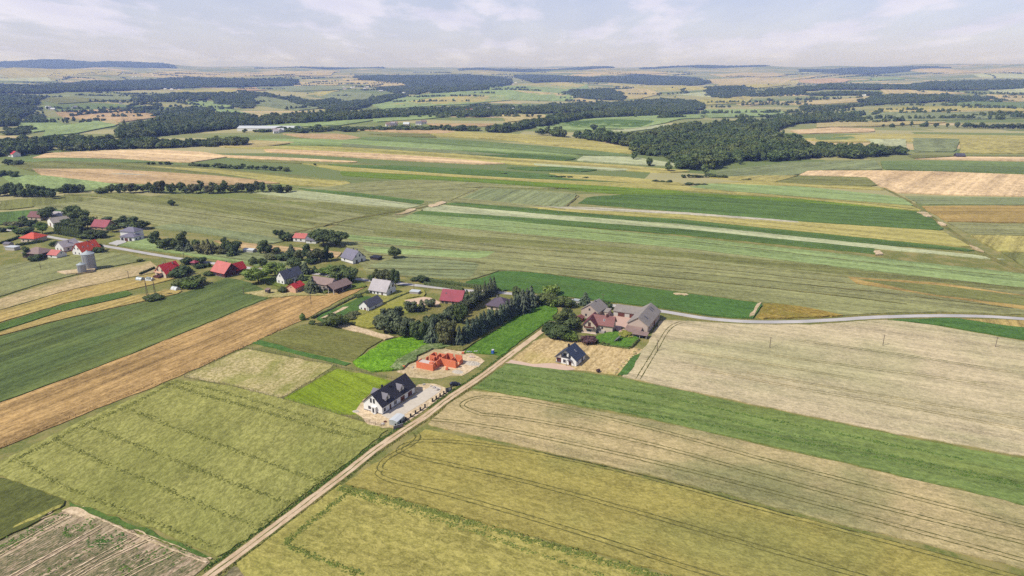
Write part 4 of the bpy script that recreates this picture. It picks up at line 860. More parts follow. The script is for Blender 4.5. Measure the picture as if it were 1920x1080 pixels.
hedge('thin young thuja hedge beside the pale grey roofed house', '724,570 745,560 770,550', 1.5, .9, 'g', 3, 7)
hedge('low hedge along the lane before the crimson house', '796,534 840,540 868,545', 2.2, 2.0, 'd', 4)
hedge('bushy hedge on the far side of the lane opposite the crimson house', '800,528 850,534 900,541 935,546', 2.4, 2.6, 'd', 5)
hedge('grassy bank hedge along the kitchen garden', '585,598 620,582 650,566 690,548', 1.3, 1.5, 'o', 6)
hedge('dark garden hedge in front of the cream house with red roof', '262,516 276,510 290,504', 1.8, 1.2, 'd', 7)
hedge('short dark hedge left of the maroon-walled house', '383,516 396,511', 1.7, 1.0, 'd', 8)
hedge('clipped green hedge along the back of the farm lawn', '1100,640 1130,648 1180,655', .9, .8, 'g', 9)
hedge('narrow hedge along the right side of the farm lawn', '1183,654 1190,646 1198,638', 1.2, .9, 'g', 10)

# ------------------------------------------------------------------ woods: seen as masses
def wood_group(name):
    g = bpy.data.node_groups.new(name, 'GeometryNodeTree')
    g.interface.new_socket('Geometry', in_out='INPUT', socket_type='NodeSocketGeometry'); g.interface.new_socket('Geometry', in_out='OUTPUT', socket_type='NodeSocketGeometry')
    N, L = g.nodes, g.links; gi, go = N.new('NodeGroupInput'), N.new('NodeGroupOutput')
    src = N.new('GeometryNodeGeometryToInstance')
    for o in WOOD_SRC:
        oi = N.new('GeometryNodeObjectInfo'); oi.inputs['Object'].default_value = o; oi.transform_space = 'ORIGINAL'
        L.new(oi.outputs['Geometry'], src.inputs[0])
    ip = N.new('GeometryNodeInstanceOnPoints'); ip.inputs['Pick Instance'].default_value = True
    def attr(n, t_):
        a = N.new('GeometryNodeInputNamedAttribute'); a.data_type = t_; a.inputs[0].default_value = n; return a.outputs[0]
    L.new(gi.outputs[0], ip.inputs['Points']); L.new(src.outputs[0], ip.inputs['Instance'])
    L.new(attr('idx', 'INT'), ip.inputs['Instance Index']); L.new(attr('scl', 'FLOAT_VECTOR'), ip.inputs['Scale']); L.new(attr('rot', 'FLOAT_VECTOR'), ip.inputs['Rotation'])
    L.new(ip.outputs[0], go.inputs[0]); return g
# the crowns that the woods repeat are those of five trees that stand in front of the big wood
WOOD_SRC = []
for i, (x, y) in enumerate(((1188, 300), (1216, 311), (1252, 322), (1322, 327), (1388, 308))):
    p = hit(x, y); e = thing('broadleaf_tree', 'green tree standing out at the edge of the big wood, %s from the left' % ORD[i], 'tree', (p[0], p[1], float(H(*p)) - .1), i * 1.1, 'trees at the edge of the big wood')
    a = link('trunk', TR['broad'][i % 3], None, e); b = link('crown', CR['wood'][i], None, e)
    for o in (a, b): o.scale = (11, 11, 13)
    WOOD_SRC.append(b)
WG = wood_group('woodland_scatter')
def WD(s):
    return [(ray(a, 130)[0] / ray(a, 130)[1] * b * 1000, b * 1000) for a, b in nums(s)]
def wood(name, label, s, sp=8., h=(11, 16), seed=1, w=1.0, dens=1.0):
    poly = np.array(W(s) if isinstance(s, str) else s); r = np.random.RandomState(seed); lo, hi = poly.min(0), poly.max(0)
    X, Y = np.meshgrid(np.arange(lo[0], hi[0], sp), np.arange(lo[1], hi[1], sp)); q = np.stack([X.ravel(), Y.ravel()], -1)
    q = q + r.uniform(-.45, .45, q.shape) * sp; q = q[in_poly(q, poly)]
    if dens < 1: q = q[r.uniform(size=len(q)) < dens]
    nz = sum(np.sin(q[:, 0] * math.cos(a_) / l_ + q[:, 1] * math.sin(a_) / l_ + b_) for a_, b_, l_ in zip(r.uniform(0, 6.28, 7), r.uniform(0, 6.28, 7), sp * np.array([1.6, 2.3, 3.1, 4.2, 5.5, 7.5, 10.])))
    if len(q):
        edge = seg_dist(q, np.concatenate([poly, poly[:1]])) if len(q) < 60000 else np.full(len(q), 99.)
        kp = (nz + np.clip(edge / sp - 1.2, -1.2, 3) * 1.6 > -.9); q, nz = q[kp], nz[kp]
    n = len(q)
    if not n: return
    me = bpy.data.meshes.new(name); me.vertices.add(n); me.vertices.foreach_set('co', np.c_[q, H(q[:, 0], q[:, 1]) - .4].astype(np.float32).ravel())
    hh = (r.uniform(*h, n) * (1 + .07 * nz)) * np.where(r.uniform(size=n) < .12, 1.25, 1); ww = sp * w * 1.5 * r.uniform(.55, 1.75, n)
    me.attributes.new('scl', 'FLOAT_VECTOR', 'POINT').data.foreach_set('vector', np.c_[ww, ww, hh].astype(np.float32).ravel())
    me.attributes.new('rot', 'FLOAT_VECTOR', 'POINT').data.foreach_set('vector', np.c_[np.zeros(n), np.zeros(n), r.uniform(0, 6.28, n)].astype(np.float32).ravel())
    me.attributes.new('idx', 'INT', 'POINT').data.foreach_set('value', r.randint(0, 5, n).astype(np.int32))
    o = bpy.data.objects.new(name, me); C0.objects.link(o)
    md = o.modifiers.new('scatter', 'NODES'); md.node_group = WG
    NW[0] += n
    return tag(o, label, None, None, 'stuff')
NW = [0]
wood('woodland', 'big green wood filling the hollow at the right', '985,250 1050,258 1150,262 1185,262 1265,242 1330,240 1430,234 1500,226 1545,220 1618,216 1625,217 1530,234 1470,240 1448,248 1452,264 1530,278 1600,276 1690,284 1708,291 1620,298 1500,302 1385,304 1330,318 1290,319 1240,311 1190,291 1160,272 1050,256', 10, (10, 18), 1)
wood('woodland', 'dark tree belt running along the ravine to the big wood', '900,247 945,246 1000,232 1100,216 1180,210 1280,208 1310,213 1280,215 1200,218 1100,224 1010,240 945,250', 9, (9, 15), 2)
wood('woodland', 'long tree belt across the middle of the valley', '400,236 480,228 560,222 640,219 720,214 790,208 857,208 857,214 720,222 650,227 560,233 460,240 400,245', 10, (10, 17), 3)
wood('woodland', 'wooded slope on the left of the valley', '300,226 330,212 380,214 420,218 480,224 480,236 440,240 400,246 320,254 275,260 225,264 222,246 300,232', 10, (10, 17), 4)
wood('woodland', 'tree belt behind the sandy field at the left', '95,286 100,276 210,272 300,272 380,270 470,270 470,273 380,277 210,282', 9, (9, 15), 5)
wood('woodland', 'village trees around the red roofs at the left edge', '-40,275 0,268 60,270 100,266 190,268 225,262 190,272 100,278 95,286 40,293 -40,296', 10, (9, 15), 6, dens=.8)
wood('woodland', 'dark wood at the far left', '-40,206 0,203 50,204 64,212 36,224 30,237 -40,240', 11, (10, 16), 7)
wood('woodland', 'rounded copse at the left between green fields', '60,215 95,218 88,232 55,228', 11, (8, 13), 8, dens=.7)
wood('woodland', 'hedge line at the left between green fields', '0,246 70,244 78,250 0,256', 11, (8, 13), 9, dens=.8)
wood('woodland', 'long dark forest band left of the horizon', '-60,162 0,161 75,162 160,156 250,153 480,150 560,152 560,160 480,163 320,167 262,170 212,171 75,176 -60,176', 17, (13, 20), 10)
wood('woodland', 'dark forest block at the left edge', '-60,178 60,182 82,188 70,198 -60,199', 14, (12, 18), 11)
wood('woodland', 'forest strip with houses left of centre', '545,192 590,202 622,209 662,207 700,197 750,186 765,181 725,181 660,195 625,187 585,191 510,180 450,174 450,177 510,184', 13, (11, 17), 12)
wood('woodland', 'tree belts on the far left slopes', '230,207 300,212 330,206 400,206 400,212 330,214 300,216', 12, (9, 14), 13)
wood('woodland', 'hanging wood on the hill at the left', '400,186 440,184 470,190 490,196 480,204 440,204 400,196', 12, (10, 15), 14)
wood('woodland', 'large dark forest in the centre below the horizon', '662,146 760,144 880,143 960,150 958,158 908,170 860,174 812,176 757,157 675,151', 18, (13, 20), 15)
wood('woodland', 'blue-dark forest right of centre below the horizon', '960,142 1085,146 1200,142 1275,146 1331,151 1331,157 1312,161 1200,158 1090,153 1000,156', 18, (13, 20), 16)
wood('woodland', 'copse on the far slope right of centre', '1055,175 1140,168 1172,178 1175,189 1130,188 1090,185', 12, (9, 14), 17)
wood('woodland', 'village wood along the valley right of centre', '970,206 1080,197 1130,194 1280,188 1320,196 1320,206 1200,213 1100,211 1020,214 970,214', 11, (9, 15), 18, dens=.8)
wood('woodland', 'forest ridge right of centre', '1420,180 1435,173 1535,163 1540,169 1500,177', 14, (11, 17), 19)
wood('woodland', 'dark forest band at the right below the horizon', '1535,162 1720,161 1820,152 1920,154 1990,155 1990,160 1840,170 1720,170 1535,168', 16, (12, 18), 20)
wood('woodland', 'low wood at the right across the fields', '1610,192 1660,182 1750,182 1830,183 1862,186 1800,189 1740,194 1640,195', 12, (10, 15), 21)
wood('woodland', 'tree belt left of the low wood at the right', '1500,204 1560,201 1640,195 1700,193 1640,198 1560,206 1500,208', 11, (8, 13), 22)
wood('woodland', 'tree line in the right middle distance', '1500,178 1580,175 1650,176 1650,180 1500,181', 12, (9, 14), 23)
wood('woodland', 'forested hill on the horizon at the left', WD('-120,10.9 60,10.6 200,10.9 330,11.3 330,12.2 200,12.4 -120,12.6'), 26, (16, 24), 24)
wood('woodland', 'forest on the horizon left of centre', WD('480,11.6 600,11.2 720,11.4 720,12.2 480,12.3'), 26, (15, 22), 25)
wood('woodland', 'forest on the horizon at the centre', WD('860,11.2 960,10.9 1150,11.2 1150,12.1 860,12.0'), 26, (15, 22), 26)
wood('woodland', 'forest on the horizon right of centre', WD('1200,11.4 1330,11.0 1440,11.4 1440,12.1 1200,12.1'), 26, (15, 22), 27)
wood('woodland', 'forested rise on the horizon at the right', WD('1500,9.2 1600,8.9 1700,9.2 1780,9.8 1780,10.6 1500,10.2'), 26, (15, 22), 28)
wood('woodland', 'scattered hillside trees in the far left country', '240,182 330,178 480,176 480,186 330,192 240,190', 16, (9, 14), 29, dens=.35)
wood('woodland', 'belts of trees in the far country at the centre', '700,164 790,160 820,170 780,178 720,174', 16, (9, 14), 30, dens=.5)
wood('woodland', 'tree belts in the far country right of centre', '1320,166 1400,162 1420,178 1360,186 1320,180', 15, (9, 14), 31, dens=.5)
wood('woodland', 'trees among the houses of the valley village', '830,206 900,198 960,200 980,212 940,218 880,222 830,220', 12, (8, 13), 32, dens=.45)
wood('woodland', 'line of trees behind the long white shed', '440,246 560,244 700,240 760,242 900,243 900,246 760,246 620,248 560,250 440,250', 11, (6, 10), 33, dens=.45)
# hedgerows, copses and lone trees strewn over the far country, following its strips
def far_scatter():
    r = np.random.RandomState(77); Q = []
    for i in range(250):
        px, py = r.uniform(-60, 1980), 136 + 96 * r.uniform(0, 1) ** 1.25
        c = np.array(hit(px, py)); d = math.hypot(*c)
        if d < 1900 or d > 13500: continue
        a = r.choice([-.22, -.22, .05, .3, 1.3]) + r.normal(0, .25); L = r.uniform(30, 330) * (1 + d / 8000); n = int(L / 7 * r.uniform(.6, 1.3)) + 1
        t_ = r.uniform(-.5, .5, n) * L; bend = r.uniform(-.0012, .0012)
        Q.append(np.stack([c[0] + t_ * math.cos(a) - bend * t_ ** 2 * math.sin(a), c[1] + t_ * math.sin(a) + bend * t_ ** 2 * math.cos(a)], -1) + r.normal(0, 4 + 6 * (r.uniform() < .3), (n, 2)))
    for i in range(90):
        c = hit(r.uniform(-60, 1980), 138 + 90 * r.uniform(0, 1) ** 1.2)
        if 1700 < math.hypot(*c) < 13000: Q.append(np.array([c]))
    q = np.concatenate(Q); n = len(q); me = bpy.data.meshes.new('hedgerows'); me.vertices.add(n); me.vertices.foreach_set('co', np.c_[q, H(q[:, 0], q[:, 1]) - .3].astype(np.float32).ravel())
    ww = r.uniform(7, 15, n); hh = r.uniform(6, 15, n)
    me.attributes.new('scl', 'FLOAT_VECTOR', 'POINT').data.foreach_set('vector', np.c_[ww, ww, hh].astype(np.float32).ravel())
    me.attributes.new('rot', 'FLOAT_VECTOR', 'POINT').data.foreach_set('vector', np.c_[np.zeros(n), np.zeros(n), r.uniform(0, 6.28, n)].astype(np.float32).ravel())
    me.attributes.new('idx', 'INT', 'POINT').data.foreach_set('value', r.randint(0, 5, n).astype(np.int32))
    o = bpy.data.objects.new('hedgerows', me); C0.objects.link(o); o.modifiers.new('scatter', 'NODES').node_group = WG
    tag(o, 'hedgerows and scattered trees all over the far country', None, None, 'stuff')
far_scatter()
print('trees', NTREE[0], 'wood points', NW[0])
# ------------------------------------------------------------------ building materials
def roofing(name, col, var=.2, rough=.6, metal=0., lines=2.6):
    t = NT(name); oc = t.n('ShaderNodeTexCoord').outputs['Object']; p = t.pos()
    n = t.noise(p, 1.2, 5); n2 = t.noise(p, .25, 3)
    w = t.n('ShaderNodeTexWave', {'Vector': oc, 'Scale': lines, 'Distortion': .3}, bands_direction='Z').outputs[1]
    k = t.math('ADD', t.rmp(t.math('ADD', t.math('MULTIPLY', n, .5), t.math('MULTIPLY', n2, .5)), .3, .7, 1 - var, 1 + var, False), t.math('MULTIPLY', t.math('SUBTRACT', w, .5), .10))
    c = t.n('ShaderNodeVectorMath', {0: col[:3], 'Scale': k}, operation='SCALE').outputs[0]
    return t.done(c, rough, w, .35, .05, metal, .4)
M = {
 'white': plain('white_render', C(238, 236, 238, 1.25), .9, .04, .6), 'cream': plain('cream_render', C(222, 204, 184), .9, .06, .6), 'greyr': plain('grey_render', C(190, 180, 176), .9, .08, .6),
 'pinkr': plain('pinkish_render', C(206, 186, 176), .9, .07, .6), 'salmon': plain('salmon_render', C(232, 186, 158), .9, .06, .6), 'wood': plain('brown_wood', C(112, 62, 48), .8, .2, 2.), 'maroon': plain('maroon_wood', C(96, 54, 54), .8, .15, 2.),
 'darkw': plain('dark_wood', C(86, 76, 74), .85, .2, 2.), 'tanr': plain('tan_render', C(188, 164, 136), .9, .08, .6), 'plinth': plain('grey_plinth', C(138, 134, 136), .9, .1, .8), 'block': plain('orange_block', C(236, 134, 96), .9, .16, 1.6, .3),
 'mortar': plain('pale_mortar', C(226, 206, 198), .95, .1, 1.), 'black': plain('black_panel', C(50, 48, 54), .5, .1, 1.), 'metal': plain('galvanised_sheet', C(196, 204, 210), .45, .06, .6, metal=.3), 'silo': plain('silo_sheet', C(178, 180, 188), .5, .08, 1., metal=.15),
 'concrete': plain('concrete', C(206, 202, 200), .9, .08, .7), 'polewood': plain('weathered_pole', C(126, 112, 98), .9, .2, 2.), 'polyt': plain('foil', C(222, 226, 232), .35, .05, .6), 'blue': plain('blue_plastic', C(34, 96, 190), .45, .06, 1.),
 'bluetarp': plain('blue_sheet', C(70, 110, 205), .5, .08, 1.), 'boulder': plain('pale_boulder', C(204, 194, 190), .9, .15, 1.2, .3),
 'frame': plain('window_frame', C(120, 112, 112), .6, .05, 1.), 'wframe': plain('white_window_frame', C(226, 226, 228), .6, .04, 1.), 'door': plain('brown_door', C(92, 62, 52), .6, .12, 1.5), 'garage': plain('garage_door', C(112, 66, 58), .6, .1, 1.5),
 'rblack': roofing('black_roof', C(58, 56, 64)), 'rgrey': roofing('grey_roof', C(122, 118, 130)), 'rlgrey': roofing('light_grey_roof', C(186, 178, 184)), 'rnavy': roofing('navy_roof', C(62, 72, 94), .06, .5),
 'rred': roofing('red_roof', C(212, 62, 62)), 'rorange': roofing('orange_red_roof', C(216, 86, 60)), 'rpink': roofing('faded_red_roof', C(206, 114, 106)), 'rcrim': roofing('crimson_roof', C(160, 64, 80)), 'rbrown': roofing('brown_roof', C(138, 86, 82)),
 'rmaroon': roofing('maroon_roof', C(122, 66, 66)), 'rtaupe': roofing('taupe_roof', C(152, 128, 122)), 'rfarm': roofing('worn_grey_roof', C(160, 150, 143)), 'rplum': roofing('plum_grey_roof', C(98, 84, 100)), 'rslate': roofing('slate_roof', C(96, 98, 112)),
 'rbarn': roofing('dark_barn_roof', C(92, 92, 104)), 'rlav': roofing('lavender_grey_roof', C(128, 124, 144)),
}
t = NT('window_glass'); M['glass'] = t.done((.035, .042, .055, 1), .12, None, spec=.6)

def wall_block(par, x0, y0, w, d, eave, ridge, axis, mat, z0=-.4, name='wall'):
    m = MB()
    if axis == 'x': m.prism([(y0, z0), (y0 + d, z0), (y0 + d, eave), (y0 + d / 2, ridge), (y0, eave)], 'x', x0, x0 + w)
    elif axis == 'y': m.prism([(x0, z0), (x0 + w, z0), (x0 + w, eave), (x0 + w / 2, ridge), (x0, eave)], 'y', y0, y0 + d)
    elif axis == 'shed': m.prism([(y0, z0), (y0 + d, z0), (y0 + d, ridge), (y0, eave)], 'x', x0, x0 + w)
    else: m.box(x0, x0 + w, y0, y0 + d, z0, eave)
    return m.build(name, mat, par)
def roof_block(par, x0, y0, w, d, eave, ridge, axis, mat, ov=.55, gov=.35, th=.2, lift=.04, name='roof', label=None):
    m = MB(); sl = None
    if axis in 'xy':
        half = (d if axis == 'x' else w) / 2; c = (y0 if axis == 'x' else x0) + half; k = (ridge - eave) / half; e = eave - k * ov + lift
        pr = [(c - half - ov, e), (c, ridge + lift), (c + half + ov, e), (c + half + ov, e + th), (c, ridge + lift + th * 1.15), (c - half - ov, e + th)]
        a, b = (x0 - gov, x0 + w + gov) if axis == 'x' else (y0 - gov, y0 + d + gov)
        m.prism(pr, axis, a, b)
    elif axis == 'hip':
        e = eave + lift; X0, X1, Y0, Y1 = x0 - ov, x0 + w + ov, y0 - ov, y0 + d + ov
        if w >= d: r = [(x0 + d / 2, y0 + d / 2), (x0 + w - d / 2 + .01, y0 + d / 2)]
        else: r = [(x0 + w / 2, y0 + w / 2), (x0 + w / 2, y0 + d - w / 2 + .01)]
        v = [(X0, Y0, e), (X1, Y0, e), (X1, Y1, e), (X0, Y1, e), (X0, Y0, e + th), (X1, Y0, e + th), (X1, Y1, e + th), (X0, Y1, e + th), (r[0][0], r[0][1], ridge + th), (r[1][0], r[1][1], ridge + th)]
        f = [(0, 3, 2, 1), (0, 1, 5, 4), (1, 2, 6, 5), (2, 3, 7, 6), (3, 0, 4, 7)]
        f += [(4, 5, 9, 8), (5, 6, 9), (6, 7, 8, 9), (7, 4, 8)] if w >= d else [(4, 5, 8), (5, 6, 9, 8), (6, 7, 9), (7, 4, 8, 9)]
        m.add(v, f)
    elif axis == 'shed':
        k = (ridge - eave) / d; m.prism([(y0 - ov, eave - k * ov + lift), (y0 + d + ov, ridge + k * ov + lift), (y0 + d + ov, ridge + k * ov + lift + th), (y0 - ov, eave - k * ov + lift + th)], 'x', x0 - gov, x0 + w + gov)
    else: m.box(x0 - ov, x0 + w + ov, y0 - ov, y0 + d + ov, eave + lift, eave + lift + th)
    o = m.build(name, mat, par)
    if label: o['label'] = label
    return o
def opening(par, blk, face, u, z, w, h, kind='window', fr=None, mat=None, proud=.05):
    """a window or door on a face (F front, B back, L left, R right) of the block (x0,y0,w,d); u is the centre along the face"""
    x0, y0, bw, bd = blk[:4]
    def bx(m, a, b, c, d_, p0, p1):
        if face == 'F': m.box(a, b, y0 - p1, y0 - p0, c, d_)
        elif face == 'B': m.box(a, b, y0 + bd + p0, y0 + bd + p1, c, d_)
        elif face == 'L': m.box(x0 - p1, x0 - p0, a, b, c, d_)
        else: m.box(x0 + bw + p0, x0 + bw + p1, a, b, c, d_)
    u += x0 if face in 'FB' else y0
    if kind == 'window':
        m = MB(); t_ = min(.11, w * .12)
        for a, b, c, d_ in ((u - w / 2, u - w / 2 + t_, z, z + h), (u + w / 2 - t_, u + w / 2, z, z + h), (u - w / 2 + t_, u + w / 2 - t_, z, z + t_), (u - w / 2 + t_, u + w / 2 - t_, z + h - t_, z + h)): bx(m, a, b, c, d_, -.05, proud)
        if w > 1.0: bx(m, u - .04, u + .04, z + t_, z + h - t_, -.05, proud)
        o = m.build('window', M[fr or 'wframe'], par)
        g = MB(); bx(g, u - w / 2 + t_, u + w / 2 - t_, z + t_, z + h - t_, -.04, proud - .025); g.build('pane', M['glass'], o)
    else:
        m = MB(); bx(m, u - w / 2, u + w / 2, z, z + h, -.05, proud); o = m.build(kind if kind in ('door', 'garage_door') else 'door', M[mat or 'door'], par)
        if kind == 'door': g = MB(); bx(g, u + w * .3, u + w * .38, z + 1., z + 1.1, proud, proud + .06); g.build('handle', M['metal'], o)
    return o
def chimney(roof, x, y, z0, z1, w=.6, mat='plinth'):
    m = MB(); m.box(x - w / 2, x + w / 2, y - w / 2, y + w / 2, z0, z1); m.box(x - w / 2 - .07, x + w / 2 + .07, y - w / 2 - .07, y + w / 2 + .07, z1 + .004, z1 + .14)
    return m.build('chimney', M[mat], roof)
def skylight(roof, axis, blk, side, u, f, w=.8, h=1.2, eave=3, ridge=6, mat='wframe'):
    """roof window on a gable roof: side -1/+1 of the ridge, u along the ridge, f from eave (0) to ridge (1)"""
    x0, y0, bw, bd = blk; half = (bd if axis == 'x' else bw) / 2; sl = math.atan2(ridge - eave, half); L = math.hypot(half, ridge - eave)
    c = half * (1 - f); z = eave + (ridge - eave) * f + .30
    m = MB(); m.box(-w / 2, w / 2, -h / 2, h / 2, -.06, .05); o = m.build('skylight', M[mat], roof)
    if axis == 'x':
        o.location = (x0 + u, y0 + half + side * c, z); o.rotation_euler = (-side * sl, 0, 0)
    else:
        o.location = (x0 + half + side * c, y0 + u, z); o.rotation_euler = (0, side * sl, math.pi / 2 * 0)
        o.scale = (h / w, w / h, 1)
    g = MB(); g.box(-w / 2 + .1, w / 2 - .1, -h / 2 + .1, h / 2 - .1, .052, .07); g.build('pane', M['glass'], o)
    return o
def frame(a, b=None, rz=None):
    A = np.array(hit(*a))
    if b is not None: B = np.array(hit(*b)); return A, math.atan2(*(B - A)[::-1]), float(np.hypot(*(B - A)))
    return A, rz, 0.
def base(name, label, cat, a, b=None, rz=None, group=None):
    A, rz, L = frame(a, b, rz)
    return thing(name, label, cat, (A[0], A[1], float(H(*A))), rz, group), L
def simple_house(label, a, b, depth, eave, ridge, axis, wm_, rm, ov=.5, wins='', chim=(), name='house', cat='house', plinth=True, width=None, fr='frame', group=None, rz=None, gov=.35):
    """wins: 'F u z w h;...' with u a fraction of the face; doors D, garage doors G"""
    e, L = base(name, label, cat, a, b, rz, group); w = width or L
    wall_block(e, 0, 0, w, depth, eave, ridge, axis, M[wm_])
    r = roof_block(e, 0, 0, w, depth, eave, ridge, axis, M[rm], ov, gov)
    if plinth: m = MB(); m.box(-.05, w + .05, -.05, depth + .05, -.35, .35); m.build('plinth', M['plinth'], e)
    blk = (0, 0, w, depth)
    for q in wins.split(';'):
        q = q.split()
        if not q: continue
        k = 'window'
        if q[0] in 'DG': k = 'door' if q[0] == 'D' else 'garage_door'; q = q[1:]
        face, u, z, ww, hh = q[0], *(float(v) for v in q[1:5]); u *= w if face in 'FB' else depth
        opening(e, blk, face, u, z, ww, hh, k, fr, 'garage' if k == 'garage_door' else None)
    for (cx_, cy_, top) in chim: chimney(r, cx_ * w, cy_ * depth, eave - .5, top)
    return e, r, w

# ------------------------------------------------------------------ the white house with the black roof (nearest)
def near_house():
    e, L = base('house', 'large white house with black gable roof and grey dormers beside the dirt track', 'house', (682.5, 768), (717.5, 775.5))
    e.rotation_euler.z += R(-6); w, d, ev, rd = 9.0, 20.5, 3.5, 7.6; blk = (0, 0, w, d)
    wall_block(e, 0, 0, w, d, ev, rd, 'y', M['white'])
    m = MB(); m.box(-.06, w + .06, -.06, d + .06, -.4, .45); m.build('plinth', M['plinth'], e)
    r = roof_block(e, 0, 0, w, d, ev, rd, 'y', M['rblack'], .5, .45, .24)
    chimney(r, w / 2 - 1.2, 7.5, 5, 7.9, .6, 'black'); chimney(r, w / 2 + .9, 9.4, 5, 7.5, .5, 'black')
    for u, z, a, h in ((3.75, 3.9, .9, 1.9), (5.2, 3.9, .9, 1.9), (2.9, 1.0, 1.3, 1.3)): opening(e, blk, 'F', u, z, a, h, 'window', 'frame')
    # glazed bay beside the ground-floor window
    m = MB(); m.box(4.4, 6.4, -.9, .02, -.35, 2.75); by = m.build('bay', M['white'], e)
    m = MB(); m.box(4.25, 6.55, -1.05, .02, 2.754, 2.9); m.build('canopy', M['white'], by)
    opening(by, (4.4, -.9, 2.0, .9), 'F', 1.0, .5, .9, 1.9, 'window', 'frame')
    for u, z, a, h in ((1.5, .9, 1.1, 1.4), (7.6, .8, .7, 1.6), (8.5, .8, .7, 1.6)): opening(e, blk, 'R', u, z, a, h, 'window', 'frame')
    opening(e, blk, 'R', 4.9, .2, 1.0, 2.1, 'door'); opening(e, blk, 'R', 12.6, .05, 2.6, 2.3, 'garage_door', mat='garage'); opening(e, blk, 'R', 17.4, .05, 2.6, 2.3, 'garage_door', mat='garage')
    for z_ in (3.2, 7.0): opening(e, blk, 'L', z_, .7, 1.6, 1.9, 'window', 'frame')
    k = (rd - ev) / (w / 2)
    for yc, side in ((4.3, 1), (13.2, 1), (5.8, -1)):
        wd = 2.9; xf = w - .7 if side > 0 else .7; top = 5.4; rt = 6.8
        x_in = w / 2 + side * .9; xa, xb = sorted((x_in, xf))
        dm = MB(); dm.prism([(yc - wd / 2, 3.6), (yc + wd / 2, 3.6), (yc + wd / 2, top), (yc, rt), (yc - wd / 2, top)], 'x', xa, xb); dq = dm.build('dormer', M['white'], e)
        kk = (rt - top) / (wd / 2); ov = .35; ee = top - kk * ov + .03
        dr = MB(); dr.prism([(yc - wd / 2 - ov, ee), (yc, rt + .03), (yc + wd / 2 + ov, ee), (yc + wd / 2 + ov, ee + .18), (yc, rt + .23), (yc - wd / 2 - ov, ee + .18)], 'x', xa - (.45 if side < 0 else .2), xb + (.45 if side > 0 else .2)); dr.build('dormer_roof', M['rgrey'], dq)
        opening(dq, (xa, yc - wd / 2, xb - xa, wd), 'R' if side > 0 else 'L', wd / 2, 4.2, 1.0, 1.5, 'window', 'frame')
    m = MB(); m.box(-1.2, -.07, -1.6, d + .6, -.2, .12); m.box(-1.2, w + 1.4, -1.6, -.07, -.2, .116); m.box(w + .07, w + 1.4, -.05, d * .55, -.2, .118); m.build('perimeter_strip', M['concrete'], e)
    return e
near_house()
# galvanised garden shed, the gate fence and things in its yard
e, L = base('metal_shed', 'pale galvanised metal shed inside the roadside fence', 'shed', (730, 797), (747, 801)); e.rotation_euler.z = R(-22)
wall_block(e, 0, 0, 3.4, 5.4, 2.0, 2.35, 'y', M['metal']); roof_block(e, 0, 0, 3.4, 5.4, 2.0, 2.35, 'y', M['polyt'], .12, .12, .06); opening(e, (0, 0, 3.4, 5.4), 'R', 2.6, 0, 1.6, 1.8, 'garage_door', mat='metal', proud=.04)
def pillar_fence(label, a, b, n, h=1.5):
    A, B = np.array(hit(*a)), np.array(hit(*b)); L = float(np.hypot(*(B - A))); e = thing('gate_fence', label, 'fence', (A[0], A[1], 0.0), math.atan2(*(B - A)[::-1]))
    pm = MB().box(-.22, .22, -.22, .22, -.2, h).box(-.27, .27, -.27, .27, h + .003, h + .09).mesh('pillar'); pm.materials.append(M['black']); s = L / (n - 1)
    for i in range(n): link('pillar', pm, None, e, (i * s, 0, 0))
    lm = MB().box(.24, s - .24, -.1, .1, -.2, .42).mesh('low_wall'); lm.materials.append(M['black'])
    for i in range(n - 1): link('low_wall', lm, None, e, (i * s, 0, 0))
    return e
pillar_fence('dark pillar fence by the metal shed, near side of the gate gap', (742, 802), (797, 765), 7)
pillar_fence('dark pillar fence beyond the gate gap, nearest the black car', (811, 754), (846, 731), 6)
A = hit(841, 734.5)
e = thing('framed_gate', 'dark framed gate panel by the black car', 'gate', (A[0], A[1], .05), R(28))
MB().box(-1.3, 1.3, -.06, .06, 0, .16).box(-1.3, 1.3, -.06, .06, 1.64, 1.8).box(-1.3, -1.14, -.06, .06, .163, 1.637).box(1.14, 1.3, -.06, .06, .163, 1.637).build('gate_frame', M['black'], e); MB().box(-1.1, 1.1, -.02, .02, .2, 1.6).build('panel', M['metal'], e)
A = hit(751, 801); e = thing('gate_leaf', 'blue-grey solid gate leaf in front of the metal shed', 'gate', (A[0] - .6, A[1] - 1.0, .05), R(38))
MB().box(-2.0, 2.0, -.05, .05, .1, 1.5).build('panel', M['plinth'], e); MB().box(-2.05, 2.05, -.07, .07, 1.504, 1.6).build('rail', M['metal'], e)
